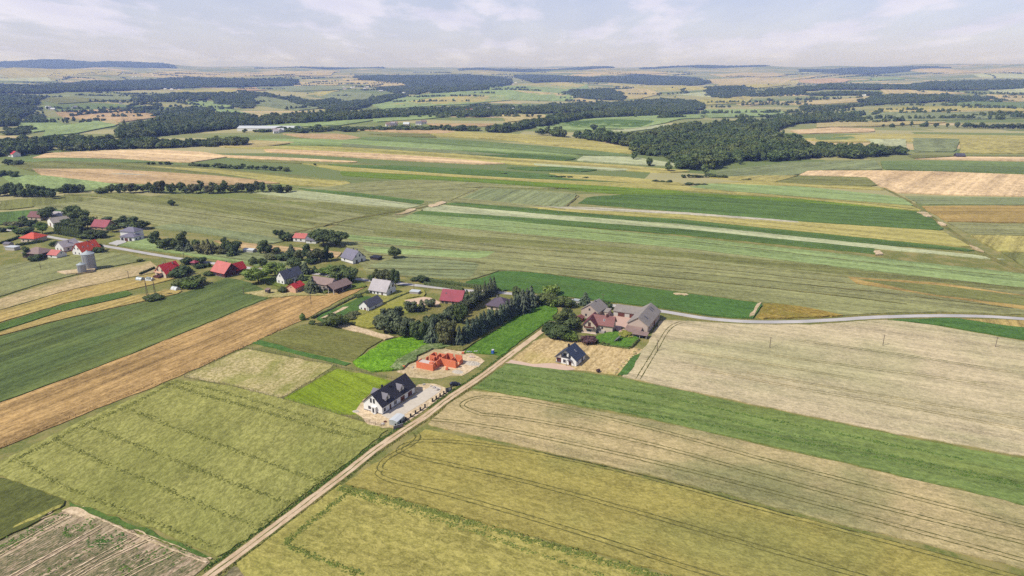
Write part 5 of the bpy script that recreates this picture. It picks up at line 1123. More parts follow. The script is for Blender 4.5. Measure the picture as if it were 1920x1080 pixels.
# car
def car(label, px, rz):
    A = hit(*px); e = thing('car', label, 'car', (A[0], A[1], .12), rz); mb = plain('black_car_paint', (.012, .012, .014, 1), .25, .05, 1., spec=.5)
    m = MB(); pr = [(-2.15, .32), (2.15, .3), (2.2, .55), (2.1, .78), (1.2, .9), (.5, 1.42), (-1.2, 1.46), (-1.95, .98), (-2.2, .85)]
    m.prism(pr, 'y', -.86, .86); b = m.build('body', mb, e); bv = b.modifiers.new('bevel', 'BEVEL'); bv.width = .09; bv.segments = 2
    MB().prism([(-1.78, .95), (1.02, .95), (.46, 1.35), (-1.14, 1.38)], 'y', -.875, .875).build('side_window', M['glass'], e)
    MB().prism([(.60, 1.38), (1.20, .95), (1.23, .97), (.64, 1.40)], 'y', -.7, .7).build('windscreen', M['glass'], e); MB().prism([(-1.98, 1.02), (-1.3, 1.43), (-1.34, 1.46), (-2.02, 1.05)], 'y', -.66, .66).build('rear_window', M['glass'], e)
    wm_ = MB(); n = 14
    for k in (-1, 1):
        for x in (-1.35, 1.35):
            q = MB(); q.tube((x, k * .70, .33), (x, k * .92, .33), .33, .33, n); o = q.build('wheel', M['black'], e); g = MB(); g.tube((x, k * .922, .33), (x, k * .935, .33), .2, .2, 10); g.build('rim', M['metal'], o)
    for k in (-1, 1):
        MB().box(2.12, 2.2, k * .62 - .18, k * .62 + .18, .58, .72).build('headlight', M['wframe'], e); MB().box(-2.24, -2.16, k * .64 - .14, k * .64 + .14, .7, .84).build('tail_light', M['rred'], e)
car('black car parked at the end of the roadside fence', (853, 723), R(12))
def rocks(items):
    for i, (px, s, lab) in enumerate(items):
        r = np.random.RandomState(i + 3); v, f = ICO2; A = hit(*px)
        q = v * [s, s * .8, s * .6] * (1 + r.uniform(-.18, .18, (len(v), 1))) + [0, 0, s * .35]
        o = link('boulder', np_mesh('boulder', q, f), M['boulder'], None, (A[0], A[1], .08)); tag(o, lab, 'boulder', 'boulders on the yard edge')
rocks([((813, 728), .9, 'pale boulder on the yard edge, topmost of three'), ((819, 732), 1.0, 'largest pale boulder of three on the yard edge'), ((808, 725), .6, 'smallest pale boulder of three on the yard edge'), ((718, 796), .7, 'pale rock heap stone left of the metal shed')])
def bags(items):
    for i, (px, s, mat, lab, cat) in enumerate(items):
        A = hit(*px); e = MB(); r = random.Random(i)
        for j in range(5): x, y = r.uniform(-s, s), r.uniform(-s, s); e.box(x - s * .5, x + s * .5, y - s * .35, y + s * .35, -.05, s * r.uniform(.35, .8) + j * .011)
        o = e.build('rubble_heap', M[mat], None, (A[0], A[1], .12)); o.rotation_euler.z = r.uniform(0, 1); tag(o, lab, cat)
bags([((722, 792), .5, 'wood', 'small reddish heap left of the metal shed', 'heap'), ((880, 661), .8, 'metal', 'grey wrapped building material left of the blue toilet', 'pallet'), ((893, 660), .7, 'concrete', 'pale sacks nearest the blue toilet', 'pallet'), ((885, 671), .9, 'mortar', 'flat stack of boards right of the brick shell', 'boards'), ((774, 690), .45, 'concrete', 'small pale block pile left of the brick shell', 'heap'), ((795, 722), .5, 'concrete', 'pale stone pile behind the white house garage', 'heap')])
for i, (px, s_, lab) in enumerate(((( 886, 682), 2.6, 'grey mound of rubble right of the brick shell'), ((858, 698), 2.0, 'low whitish rubble mound below the brick shell'), ((668, 772), 1.1, 'pale soil mound left of the white house'))):
    r = np.random.RandomState(i + 30); n = 26; X, Y = np.meshgrid(np.linspace(-1, 1, n), np.linspace(-1, 1, n)); d = np.hypot(X, Y)
    z = np.clip(1 - d, 0, 1) ** .8 * (.55 + r.uniform(-.25, .25, X.shape)); k = (np.arange(n - 1)[:, None] * n + np.arange(n - 1)).ravel(); A = hit(*px)
    o = link('rubble_mound', np_mesh('rubble_mound', np.stack([X * s_ * 1.5, Y * s_, z * s_ * .45 - .02], -1).reshape(-1, 3), np.stack([k, k + 1, k + n + 1, k + n], -1)), m_rubble, None, (A[0], A[1], .1)); o.rotation_euler.z = R(-20); tag(o, lab, 'rubble')
# portable toilet
A = hit(924, 664); e = thing('portable_toilet', 'blue portable toilet with white roof beside the meadow', 'toilet', (A[0], A[1], 0), R(-20))
MB().box(-.55, .55, -.55, .55, 0, 2.1).build('cabin', M['blue'], e); MB().prism([(-.6, 2.104), (.6, 2.104), (.5, 2.25), (0, 2.33), (-.5, 2.25)], 'y', -.6, .6).build('roof', M['wframe'], e); d_ = MB().box(-.35, .35, -.59, -.552, .15, 1.95).build('door', M['bluetarp'], e); MB().box(.22, .3, -.62, -.592, 1., 1.12).build('handle', M['metal'], d_)
# brick shell under construction
def shell():
    e, L = base('house_shell', 'unfinished orange block house walls without a roof on the sandy site', 'building site', (780.8, 690), (812.5, 695)); e.rotation_euler.z += R(-5)
    T = .40; hh = 3.5
    def wl_(x0, y0, x1, y1, h=hh, gaps=()):
        """wall from a to b with openings (start, end, sill, head) cut out"""
        Lx = math.hypot(x1 - x0, y1 - y0); m = MB(); ps = [0.]
        hor = abs(x1 - x0) > abs(y1 - y0)
        def bb(a, b, z0, z1):
            if b - a < .02 or z1 - z0 < .02: return
            if hor: s_ = 1 if x1 > x0 else -1; p0, p1 = sorted((x0 + s_ * a, x0 + s_ * b)); m.box(p0, p1, y0, y0 + T, z0, z1)
            else: s_ = 1 if y1 > y0 else -1; p0, p1 = sorted((y0 + s_ * a, y0 + s_ * b)); m.box(x0, x0 + T, p0, p1, z0, z1)
        c = 0.
        for a, b, z0, z1 in sorted(gaps):
            bb(c, a, 0, h); bb(a, b, 0, z0)
            if z1 < h: bb(a, b, z1, h)
            c = b
        bb(c, Lx, 0, h)
        return m.build('block_wall', M['block'], e)
    wl_(0, 0, 8.48, 0, 3.0); wl_(8.08, .42, 8.08, 11, hh, ((2.0, 3.0, 1.1, 9), (6.2, 7.2, 1.1, 9)))
    wl_(0, .42, 0, 4.2, 3.0); wl_(.33, 4.2, 3.4, 4.2, 1.9); wl_(2.0, 4.6, 2.0, 11.6, hh, ((2., 3.2, .9, 9),)); wl_(2.35, 11.3, 8.0, 11.3, hh, ((1.4, 2.3, 1.2, 9),))
    wl_(2.4, 7.6, 7.9, 7.6, hh, ((3.6, 4.6, 0, 9),)); wl_(5.0, 4.3, 5.0, 7.5, hh, ((1., 1.9, 0, 9),)); wl_(5.2, 8.0, 5.2, 11.2); wl_(3.6, 4.2, 7.9, 4.2, 2.8, ((2.4, 3.3, 0, 9),))
    wl_(8.5, 6.6, 16, 6.6, hh); wl_(15.68, 6.95, 15.68, 13, 2.4, ((1.5, 3.2, .9, 9),)); wl_(8.6, 13, 15.6, 13, hh, ((2.5, 3.6, 1, 9),)); wl_(8.08, 11.7, 8.08, 13.3); wl_(11.6, 7., 11.6, 12.9, 2.6, ((2., 3.2, 0, 9),))
    MB().box(-.6, 16.6, -.6, 13.8, -.3, .05).build('slab', M['mortar'], e)
    MB().box(.5, 7.8, .5, 4.0, 2.5, 2.68).build('ceiling_slab', M['mortar'], e)
    st = MB(); st.box(5.8, 7.4, 1.2, 2.6, 2.69, 3.3); st.build('block_stack', M['block'], e)
    return e
shell()
for i, (px, n_, lab) in enumerate((((757, 690), 2, 'pallet of orange blocks at the left end of the sandy site'), ((838, 694), 3, 'pallet of orange blocks right below the brick shell'), ((850, 689), 2, 'lower pallet of orange blocks below the brick shell wing'), ((868, 664), 2, 'pallet of orange blocks behind the brick shell wing'))):
    A = hit(*px); e = thing('block_pallet', lab, 'pallet', (A[0], A[1], .12), R(-20 + 9 * i), 'pallets of blocks'); MB().box(-.6, .6, -.5, .5, 0, .14).build('pallet_base', M['polewood'], e)
    for k in range(n_): MB().box(-.55 + .03 * k, .55 - .05 * k, -.45, .45, .144 + k * .404, .544 + k * .404).build('block_layer', M['block'], e)
# ------------------------------------------------------------------ white house with the navy roof
def navy():
    e, L = base('house', 'white house with navy gable roof and dark loggia alone on the straw plot', 'house', (1041, 679.5), (1079.5, 688)); w, d, ev, rd = 10.2, 9.4, 2.9, 6.9; blk = (0, 0, w, d)
    m = MB(); m.prism([(0, -.4), (w, -.4), (w, ev), (w / 2, rd), (0, ev)], 'y', .9, d); m.build('wall', M['white'], e)
    m = MB(); m.prism([(2.9, -.4), (w, -.4), (w, ev), (w - 2.2, ev + 1.72), (w - 3.0, 3.0), (2.9, 3.0)], 'y', 0, .9); m.build('front_wall', M['white'], e)
    m = MB(); m.prism([(0, 2.7), (2.9, 2.7), (2.9, ev + 2.2), (0, ev)], 'y', 0, .9); m.build('gable_panel', M['greyr'], e)
    r = roof_block(e, 0, 0, w, d, ev, rd, 'y', M['rnavy'], .5, .4, .2); chimney(r, w / 2 - 1., 5.2, 5, 7.7, .7, 'black'); skylight(r, 'y', blk, 1, 5.2, .55, .7, 1.2, ev, rd)
    b2 = (0, .9, w, d - .9); opening(e, b2, 'F', 4.3, 3.3, 1.7, 1.7, 'window', 'frame'); opening(e, b2, 'F', 6.6, 3.3, 1.2, 1.8, 'window', 'frame')
    lg = MB(); lg.box(2.95, 7.6, .02, .1, 3.05, 3.9); lg.build('loggia_rail', M['glass'], e)
    opening(e, b2, 'F', 1.5, .1, 2.3, 2.3, 'garage_door', mat='garage'); opening(e, blk, 'F', 4.5, .9, 1.3, 1.5, 'window', 'frame'); opening(e, blk, 'F', 7.2, .15, 1.1, 2.2, 'door')
    cp = MB(); cp.prism([(5.9, 2.45), (7.2, 3.15), (8.5, 2.45), (8.5, 2.58), (7.2, 3.3), (5.9, 2.58)], 'y', -1.3, -.01); cq = cp.build('porch_roof', M['rgrey'], e); MB().box(5.98, 6.1, -1.25, -1.13, 0, 2.44).box(8.3, 8.42, -1.25, -1.13, 0, 2.44).build('porch_post', M['frame'], cq)
    opening(e, blk, 'R', 2.0, .9, .8, 1.5, 'window', 'frame'); opening(e, blk, 'R', 6.6, .3, 1.6, 2.0, 'window', 'frame'); MB().box(-.05, w + .05, -.04, d + .05, -.35, .28).build('plinth', M['plinth'], e)
navy()
# ------------------------------------------------------------------ farmstead
def farmhouse():
    e, L = base('house', 'cream farmhouse with brown cross-gable roof and balcony', 'house', (1092.5, 622.5), rz=R(-21))
    wall_block(e, 0, 0, 6.6, 10.5, 4.0, 7.4, 'y', M['cream'], name='wing_wall'); wall_block(e, 6.62, 3.4, 7.6, 7.0, 4.0, 7.4, 'x', M['cream'])
    ra = roof_block(e, 0, 0, 6.6, 10.5, 4.0, 7.4, 'y', M['rmaroon'], .6, .5, .2, name='wing_roof'); rb = roof_block(e, 3.3, 3.4, 10.92, 7.0, 4.0, 7.42, 'x', M['rbrown'], .6, .6, .2); rb.location.z = .02
    chimney(rb, 10.6, 6.6, 6, 8.4, .9, 'maroon'); skylight(rb, 'x', (3.3, 3.4, 10.9, 7.0), -1, 6.2, .45, .8, 1.2, 4.0, 7.4)
    bw = (0, 0, 6.6, 10.5); opening(e, bw, 'F', 3.3, 3.5, 1.4, 2.1, 'door', mat='door'); bl = MB(); bl.box(.9, 5.7, -1.3, -.02, 2.75, 2.95); bq = bl.build('balcony', M['concrete'], e); MB().box(.9, 5.7, -1.32, -1.22, 2.954, 3.8).box(.9, 1.0, -1.21, -.02, 2.954, 3.8).box(5.6, 5.7, -1.21, -.02, 2.954, 3.8).build('railing', M['wood'], bq)
    bm_ = (6.62, 3.4, 7.6, 7.0); opening(e, bm_, 'F', 2.4, 1.6, 1.0, 1.2, 'window', 'frame'); opening(e, bm_, 'R', 3.4, 4.4, 1.0, 1.3, 'window', 'frame'); opening(e, bm_, 'R', 2.0, 1.2, 1.0, 1.3, 'window', 'frame'); opening(e, bw, 'F', 3.3, .6, 2.4, 1.3, 'window', 'wframe')
    MB().box(7.2, 10.6, 1.6, 3.38, -.1, 1.1).build('terrace', M['greyr'], e); MB().box(-.8, 7.2, -.9, -.02, -.1, .13).build('paving_strip', M['mortar'], e)
farmhouse()
e, r, w = simple_house('pink-grey house with worn grey gable roof behind the brown farmhouse', (1089.5, 595), None, 11.5, 4.6, 7.8, 'y', 'pinkr', 'rfarm', .6, 'F .5 4.7 1.0 1.2;F .3 1.3 1.1 1.3;F .7 1.3 1.1 1.3;R .3 1.3 1.1 1.3;R .7 1.3 1.1 1.3', ((.5, .55, 8.6),), width=9.4, rz=R(-32))
roof_block(e, 9.4, 5.4, 3.4, 4.2, 3.5, 4.2, 'shed', M['rfarm'], .3, .2, .15, name='porch_roof'); wall_block(e, 9.42, 5.4, 3.4, 4.2, 3.5, 4.2, 'shed', M['pinkr'], name='porch_wall')
e, L = base('barn', 'long low barn with white wall and two dark red garage doors', 'barn', (1150, 594), (1205, 602))
w_ = 19.0; wall_block(e, 0, 0, w_, 6.5, 3.4, 4.7, 'shed', M['concrete']); roof_block(e, 0, 0, w_, 6.5, 3.4, 4.7, 'shed', M['rfarm'], .5, .3, .18)
for u in (4.2, 10.4): opening(e, (0, 0, w_, 6.5), 'F', u, .05, 3.6, 2.8, 'garage_door', mat='garage')
opening(e, (0, 0, w_, 6.5), 'F', 15, .1, 1., 2.1, 'door')
e, L = base('barn', 'long barn with grey gable roof at the edge of the pale barley', 'barn', (1176, 621), rz=R(-26)); bw = (0, 0, 10.2, 24.0)
wall_block(e, 0, 0, 10.2, 24.0, 4.6, 8.0, 'y', M['pinkr']); r = roof_block(e, 0, 0, 10.2, 24.0, 4.6, 8.0, 'y', M['rfarm'], .6, .5, .2)
for u, f in ((6., .5), (17., .62), (19.5, .62)): skylight(r, 'y', bw, 1, u, f, .8, 2.6, 4.6, 8.0, 'rgrey')
for u in (4, 10, 16, 21): opening(e, bw, 'R', u, 1.8, 1.1, .9, 'window', 'frame')
opening(e, bw, 'R', 13, .1, 2.6, 2.8, 'garage_door', mat='garage')
wall_block(e, 0, -4.6, 7.4, 4.58, 1.9, 3.1, 'shed', M['pinkr'], name='lean_to_wall'); roof_block(e, 0, -4.6, 7.4, 4.5, 1.95, 3.1, 'shed', M['rtaupe'], .4, .3, .15, name='lean_to_roof')
e, L = base('open_shed', 'low open shed with taupe roof at the corner of the farm garden', 'shed', (1186, 633), rz=R(-24))
for x in (.2, 3.4, 6.6):
    for y in (.2, 3.2): MB().box(x - .1, x + .1, y - .1, y + .1, -.2, 2.0 + y * .1).build('post', M['concrete'], e)
roof_block(e, 0, 0, 6.8, 3.4, 1.98, 2.3, 'shed', M['rtaupe'], .4, .4, .14); MB().box(0, 6.8, 3.2, 3.38, -.2, 2.0).build('back_wall', M['darkw'], e)
field('farm_lawn', '1112,636 1128,628 1150,622 1180,626 1198,636 1184,655 1130,647', m_meadow, .05, jit=.3, label='bright lawn of the farm garden')
field('courtyard', '1140,584 1152,594 1180,598 1202,603 1178,619 1160,626 1150,614 1138,600', plain('pink_paving_slabs', C(214, 180, 166), .95, .1, .8, .2), .06, jit=.1, label='pink paved courtyard between the farm barns')
A = hit(1157, 640); e = thing('solar_panel', 'tilted grey panel standing on the farm lawn', 'panel', (A[0], A[1], 0), R(-25))
pn = MB().box(-1.6, 1.6, -2.4, 2.4, -.05, .05).build('panel', M['rgrey'], e, (0, 0, 1.5)); pn.rotation_euler = (0, R(-42), 0)
MB().tube((-.9, -2, 0), (-.9, -2, .75), .06).build('leg', M['polewood'], e); MB().tube((-.9, 2, 0), (-.9, 2, .75), .06).build('leg', M['polewood'], e); MB().tube((.9, -2, 0), (.9, -2, 2.2), .06).build('leg', M['polewood'], e); MB().tube((.9, 2, 0), (.9, 2, 2.2), .06).build('leg', M['polewood'], e)
simple_house('tiny brown hut beside the thicket left of the farm', (1080, 602), None, 3., 1.9, 2.7, 'y', 'wood', 'rbrown', .3, '', (), 'hut', 'hut', False, 3.4, rz=R(-25))
simple_house('small pale shed behind the farm trees', (1076, 570), None, 3.2, 2.0, 2.5, 'x', 'concrete', 'metal', .2, '', (), 'shed', 'shed', False, 4.6, rz=R(-20))
# ------------------------------------------------------------------ houses along the lane
simple_house('tan house with crimson roof between the conifers', (825.5, 571), None, 10.5, 3.0, 7.4, 'x', 'tanr', 'rcrim', .6, 'F .12 .9 1.2 1.4;F .3 .3 1.6 2.1;F .6 .9 1.2 1.4;R .35 4.0 1.2 1.5;R .65 4.0 1.2 1.5;R .3 .9 1.3 1.4', ((.2, .3, 6.0),), width=12.5, rz=R(-15))
e, r, w = simple_house('dark plum-roofed house half hidden behind the spruce row', (913, 582), None, 11., 3.0, 6.6, 'hip', 'cream', 'rplum', .8, 'F .25 .9 1.4 1.4;F .7 .3 1.6 2.1;L .4 .9 1.4 1.4', ((.35, .45, 7.2),), width=11.5, rz=R(-22))
simple_house('white bungalow with pale grey gable roof behind the small dark barn', (692.5, 552), (725, 557), 9.6, 3.3, 8.2, 'x', 'white', 'rlgrey', .6, 'F .1 .3 1.8 2.2;F .3 1.0 1.0 1.3;D F .75 .2 1.1 2.2;F .5 1.0 1.0 1.3;R .3 4.2 1.3 1.7;R .7 4.2 1.3 1.7;R .5 1.0 1.3 1.4', ((.75, .55, 8.6),))
simple_house('small dark-roofed barn with white gable in the kitchen garden', (673.5, 582), (691.7, 585.5), 12.0, 2.9, 5.6, 'y', 'white', 'rbarn', .5, 'G F .62 .1 1.2 2.0;F .25 1.0 .8 .9;R .5 1.0 .9 .8', (), 'barn', 'barn', False)
e, L = base('open_barn', 'brown open barn with taupe roof on white posts by the rye', 'barn', (606, 549), (625.5, 553.5)); w_, d_ = 8.8, 14.6
wall_block(e, .4, 3.0, w_ - .8, d_ - 3.4, 3.4, 5.5, 'y', M['darkw']); roof_block(e, 0, 0, w_, d_, 3.5, 5.8, 'y', M['rtaupe'], .5, .4, .18)
for x, y in ((.15, .15), (w_ / 2, .15), (w_ - .15, .15), (w_ - .15, d_ * .5), (w_ - .15, d_ - .2)): MB().box(x - .16, x + .16, y - .16, y + .16, -.3, 3.45).build('post', M['concrete'], e)
MB().box(w_ - .42, w_ - .36, 3., d_ - .4, .0, 2.0).build('side_boarding', M['darkw'], e)
simple_house('grey barn with taupe roof behind the wide spruce', (581, 541), None, 8.2, 3.8, 6.6, 'x', 'greyr', 'rtaupe', .5, 'F .3 1.2 1.1 1.1;F .7 1.2 1.1 1.1;R .5 1.2 1.1 1.1', (), 'barn', 'barn', False, 15.0, rz=R(-22))
simple_house('small salmon house with bright red roof by the rye field', (538.5, 549.5), (555, 552), 8.0, 3.6, 5.6, 'y', 'salmon', 'rred', .35, 'F .5 3.6 .6 .7;R .3 1.2 .9 .9', ((.5, .45, 6.6),), plinth=False)
simple_house('white house with slate grey roof among green trees', (519.5, 532), (533.5, 535.5), 14., 4.2, 8.2, 'y', 'white', 'rslate', .5, 'F .5 5.0 .9 1.2;F .75 1.2 1.0 1.3;F .3 1.2 1.0 1.3;R .2 1.2 1.0 1.3;R .5 1.2 1.0 1.3', ((.5, .42, 9.2),))
simple_house('white house with purple-grey roof and three roof windows at the village back', (640, 489), (662, 495.5), 10.5, 3.2, 8.0, 'x', 'white', 'rlav', .6, 'F .3 1.0 1.3 1.4;R .25 4.2 1.1 1.6;R .55 4.2 1.1 1.6;R .3 .4 1.4 2.1;R .7 .4 1.2 2.1;R .8 4.2 .9 1.5', ((.45, .6, 8.9), (.75, .6, 8.9)))
r_ = [o for o in bpy.data.objects if o.name.startswith('roof') and o.parent and 'three roof windows' in o.parent.get('label', '')][0]
for u in (3, 6, 9): skylight(r_, 'x', (0, 0, 12.5, 10.5), -1, u, .35, .7, 1.1, 3.2, 8.0)
simple_house('black flat carport beside the purple-grey roofed house', (694, 488), None, 5., 2.3, 2.6, 'flat', 'darkw', 'black', .4, '', (), 'carport', 'carport', False, 6.5, rz=R(-24))
simple_house('white bungalow with pale red roof on the field edge', (550, 453), None, 9, 3.2, 5.6, 'x', 'white', 'rpink', .5, 'F .25 1. 1.2 1.3;F .65 1. 1.2 1.3;R .5 1. 1.1 1.3', ((.5, .5, 6.2),), width=10, rz=R(-14))
simple_house('long white flat building behind the pale red roof', (563, 451), None, 6, 3.4, 4.0, 'shed', 'white', 'polyt', .3, 'F .3 1.2 1.2 1.2;F .7 1.2 1.2 1.2', (), 'outbuilding', 'outbuilding', False, 14, rz=R(-10))
simple_house('low grey roofed annex right of the pale red roof', (574, 456), None, 6, 2.4, 3.8, 'x', 'white', 'rgrey', .5, 'F .5 .8 1.2 1.0', (), 'outbuilding', 'outbuilding', False, 8, rz=R(-12))
simple_house('white low shed hidden among trees beside the wheat', (456, 474), None, 5, 2.2, 2.9, 'x', 'concrete', 'polyt', .3, '', (), 'shed', 'shed', False, 8, rz=R(-15))
e, r, w = simple_house('cream house with bright red roof and open balcony near the silos', (292, 519), (312, 523), 11.5, 3.4, 8.2, 'y', 'cream', 'rred', .7, 'F .3 4.2 1.3 1.5;F .7 4.2 1.3 1.5;F .3 1. 1.3 1.4;F .7 .4 1.4 2.1;R .3 1. 1.2 1.3;R .7 1. 1.2 1.3', ((.35, .35, 8.6), (.62, .75, 8.2)))
MB().box(1.0, 6.5, -2.6, -.05, -.2, 1.5).build('terrace', M['maroon'], e); MB().box(.6, 7., -1.6, -.05, 3.6, 3.8).build('balcony', M['salmon'], e)
simple_house('little garden gazebo with red roof by the lane', (358, 498), None, 3.4, 2.0, 3.4, 'hip', 'darkw', 'rcrim', .4, '', (), 'gazebo', 'gazebo', False, 3.6, rz=R(-20))
e, r, w = simple_house('maroon wooden house with faded red roof beside the lane', (397, 515), (422, 521), 11.0, 3.0, 8.0, 'x', 'maroon', 'rpink', .6, 'F .3 .8 1.2 1.3;F .7 .3 1.4 2.0;R .4 4.0 1.1 1.3;R .6 1. 1.2 1.3', ((.6, .55, 8.6),))
roof_block(e, w * .55, 9., 6., 7., 3.0, 6.6, 'y', M['rred'], .5, .4, name='wing_roof'); wall_block(e, w * .55, 11.02, 6., 5., 3.0, 6.6, 'y', M['maroon'], name='wing_wall')
# left end of the village
simple_house('cream house with red-brown gable roof at the far left of the village', (53, 413), None, 9, 3.4, 7.0, 'x', 'cream', 'rmaroon', .6, 'F .3 1. 1.2 1.3;F .65 1. 1.2 1.3;L .5 1. 1.1 1.3', ((.5, .5, 7.8),), width=13, rz=R(-12))
simple_house('long barn with grey roof and white gable behind the hedge row', (90, 422), (101, 427.5), 26, 4.0, 7.0, 'y', 'white', 'rfarm', .5, 'G F .5 .1 3. 3.', (), 'barn', 'barn', False, gov=.4)
simple_house('pale hall with white roof edges behind the grey barn', (96, 410), None, 9, 3.4, 5.6, 'x', 'concrete', 'rlgrey', .4, '', (), 'outbuilding', 'outbuilding', False, 14, rz=R(-15))
simple_house('house with crimson gable roof sunk in dark trees', (172, 431), None, 10, 3.2, 7.6, 'x', 'tanr', 'rcrim', .6, 'F .3 1. 1.2 1.3;F .7 1. 1.2 1.3;L .5 1. 1.2 1.3', ((.45, .35, 6.4), (.6, .6, 8.3)), width=15, rz=R(-14))
e, L = base('house', 'two-storey white villa with lavender-grey hip roofs', 'house', (219, 451), rz=R(-13))
wall_block(e, 0, 4.5, 13, 9, 6.2, 6.2, 'box', M['white']); roof_block(e, 0, 4.5, 13, 9, 6.2, 8.8, 'hip', M['rlav'], .6); wall_block(e, 3.5, 0, 12.5, 9.5, 3.2, 3.2, 'box', M['white'], name='wing_wall'); roof_block(e, 3.5, 0, 12.5, 9.5, 3.3, 5.2, 'hip', M['rlav'], .6, name='wing_roof')
for u in (1.8, 9.): opening(e, (3.5, 0, 12.5, 9.5), 'F', u, .3, 2.2, 2.2, 'window', 'frame')
opening(e, (3.5, 0, 12.5, 9.5), 'F', 5.2, .1, 2.8, 2.3, 'garage_door', mat='garage'); opening(e, (0, 4.5, 13, 9), 'L', 4, 4., 1.4, 1.4, 'window', 'frame')
for u in (2., 6.): opening(e, (3.5, 0, 12.5, 9.5), 'R', u, .9, 1.4, 1.4, 'window', 'frame')
field('villa_drive', '205,458 222,452 240,455 226,460 212,463', M['concrete'], .12, jit=.1, label='pale paved forecourt of the two-storey villa')
simple_house('white house with orange-red hip roof ringed by hedges', (39.5, 454), None, 11, 3.2, 6.6, 'hip', 'cream', 'rorange', .8, 'F .2 .9 1.2 1.4;F .55 .9 1.2 1.4;L .5 .9 1.2 1.4', ((.5, .5, 7.2),), width=13, rz=R(-14))
simple_house('dark barn with brown-grey hip roof in the wheat at the left', (43, 483), None, 12, 3.4, 6.4, 'hip', 'darkw', 'rtaupe', .6, 'G F .3 .1 2.4 2.4', (), 'barn', 'barn', False, 15, rz=R(-16))
simple_house('white house with light grey roof left of the orange roof', (104.5, 470), None, 12, 3.4, 6.9, 'y', 'white', 'rlgrey', .5, 'F .3 1. 1.2 1.3;F .7 1. 1.2 1.3;R .3 1. 1.3 1.3;R .65 .3 2.4 2.2', ((.7, .5, 7.2),), width=9.5, rz=R(-26))
simple_house('small white outbuilding with pink roof left of the orange roofed house', (90, 484), None, 8, 2.6, 5.0, 'x', 'white', 'rpink', .4, 'F .4 1. 1. 1.1;R .5 2.8 .8 1.', (), 'outbuilding', 'outbuilding', False, 8, rz=R(-16))
A = hit(84, 482); e = thing('tarpaulin_shelter', 'low blue tarpaulin shelter beside the pink roofed outbuilding', 'shelter', (A[0], A[1], 0), R(-16)); roof_block(e, 0, 0, 4, 4, 1.8, 2.6, 'x', M['bluetarp'], .2, .2, .06, name='sheet'); [MB().tube((x, y, -.1), (x, y, 1.85), .06).build('post', M['polewood'], e) for x in (.1, 3.9) for y in (.1, 3.9)]
simple_house('white house with bright orange-red roof facing the silos', (137, 477.5), (151, 480), 14, 3.3, 8.4, 'y', 'white', 'rorange', .6, 'F .3 4.2 1.1 1.4;F .65 4.2 1.1 1.4;F .3 1. 1.1 1.3;F .7 1. 1.1 1.3;R .2 .4 1.6 2.1;R .5 .4 1.6 2.1;R .8 1. 1.1 1.3', ((.5, .6, 9.2),), width=10.5)
e_ = [o for o in bpy.data.objects if o.get('label', '').startswith('white house with bright orange-red roof')][0]; r_ = [o for o in e_.children if o.name.startswith('roof')][0]
for u in (3, 6.5, 10): skylight(r_, 'y', (0, 0, 10.5, 14), 1, u, .45, .8, 1.2, 3.3, 8.4)
simple_house('low white shed with flat roof left of the brown-grey barn', (10, 469), None, 5, 2.2, 2.6, 'flat', 'concrete', 'polyt', .3, '', (), 'shed', 'shed', False, 8, rz=R(-12))
simple_house('grey garden shed behind the low white shed', (7, 463), None, 4, 2.4, 3.2, 'x', 'greyr', 'rgrey', .3, '', (), 'shed', 'shed', False, 5, rz=R(-12))
simple_house('flat white water tank hut beside the young hedge', (768, 553), None, 4.0, 2.0, 2.2, 'flat', 'greyr', 'polyt', .2, '', (), 'hut', 'hut', False, 5.4, rz=R(-15))
# silos
def silo(label, px, r, h):
    A = hit(*px); e = thing('grain_silo', label, 'silo', (A[0], A[1], 0)); n = int(h / .8); pr = [(r, -.2)]
    for k in range(n): z = h * k / n; pr += [(r, z + .02), (r + .05, z + h / n * .5)]
    pr += [(r, h)]; MB().lathe(pr, 28).build('drum', M['silo'], e); MB().lathe([(r + .2, h + .01), (r + .2, h + .12), (r * .12, h + r * .5), (r * .12, h + r * .5 + .4), (.02, h + r * .5 + .45)], 28).build('roof', M['metal'], e)
    ld = MB(); a = -1.9
    for s in (-.25, .25): ld.tube(((r + .25) * math.cos(a) + s * -math.sin(a), (r + .25) * math.sin(a) + s * math.cos(a), 0), ((r + .25) * math.cos(a) + s * -math.sin(a), (r + .25) * math.sin(a) + s * math.cos(a), h), .04)
    for k in range(int(h / .9)): z = .5 + k * .9; ld.box((r + .25) * math.cos(a) - .3, (r + .25) * math.cos(a) + .3, (r + .25) * math.sin(a) - .05, (r + .25) * math.sin(a) + .05, z, z + .12)
    ld.build('ladder', M['metal'], e)
silo('taller corrugated grain silo in the wheat', (169.5, 505), 3.8, 10.6); silo('shorter corrugated grain silo in the wheat', (155, 512.5), 2.5, 6.0)
field('silo_pad', '105,512 125,510 150,508 180,506 176,511 150,516 128,516', m_sand, .56, jit=.3, label='pale bare pad around the silos')
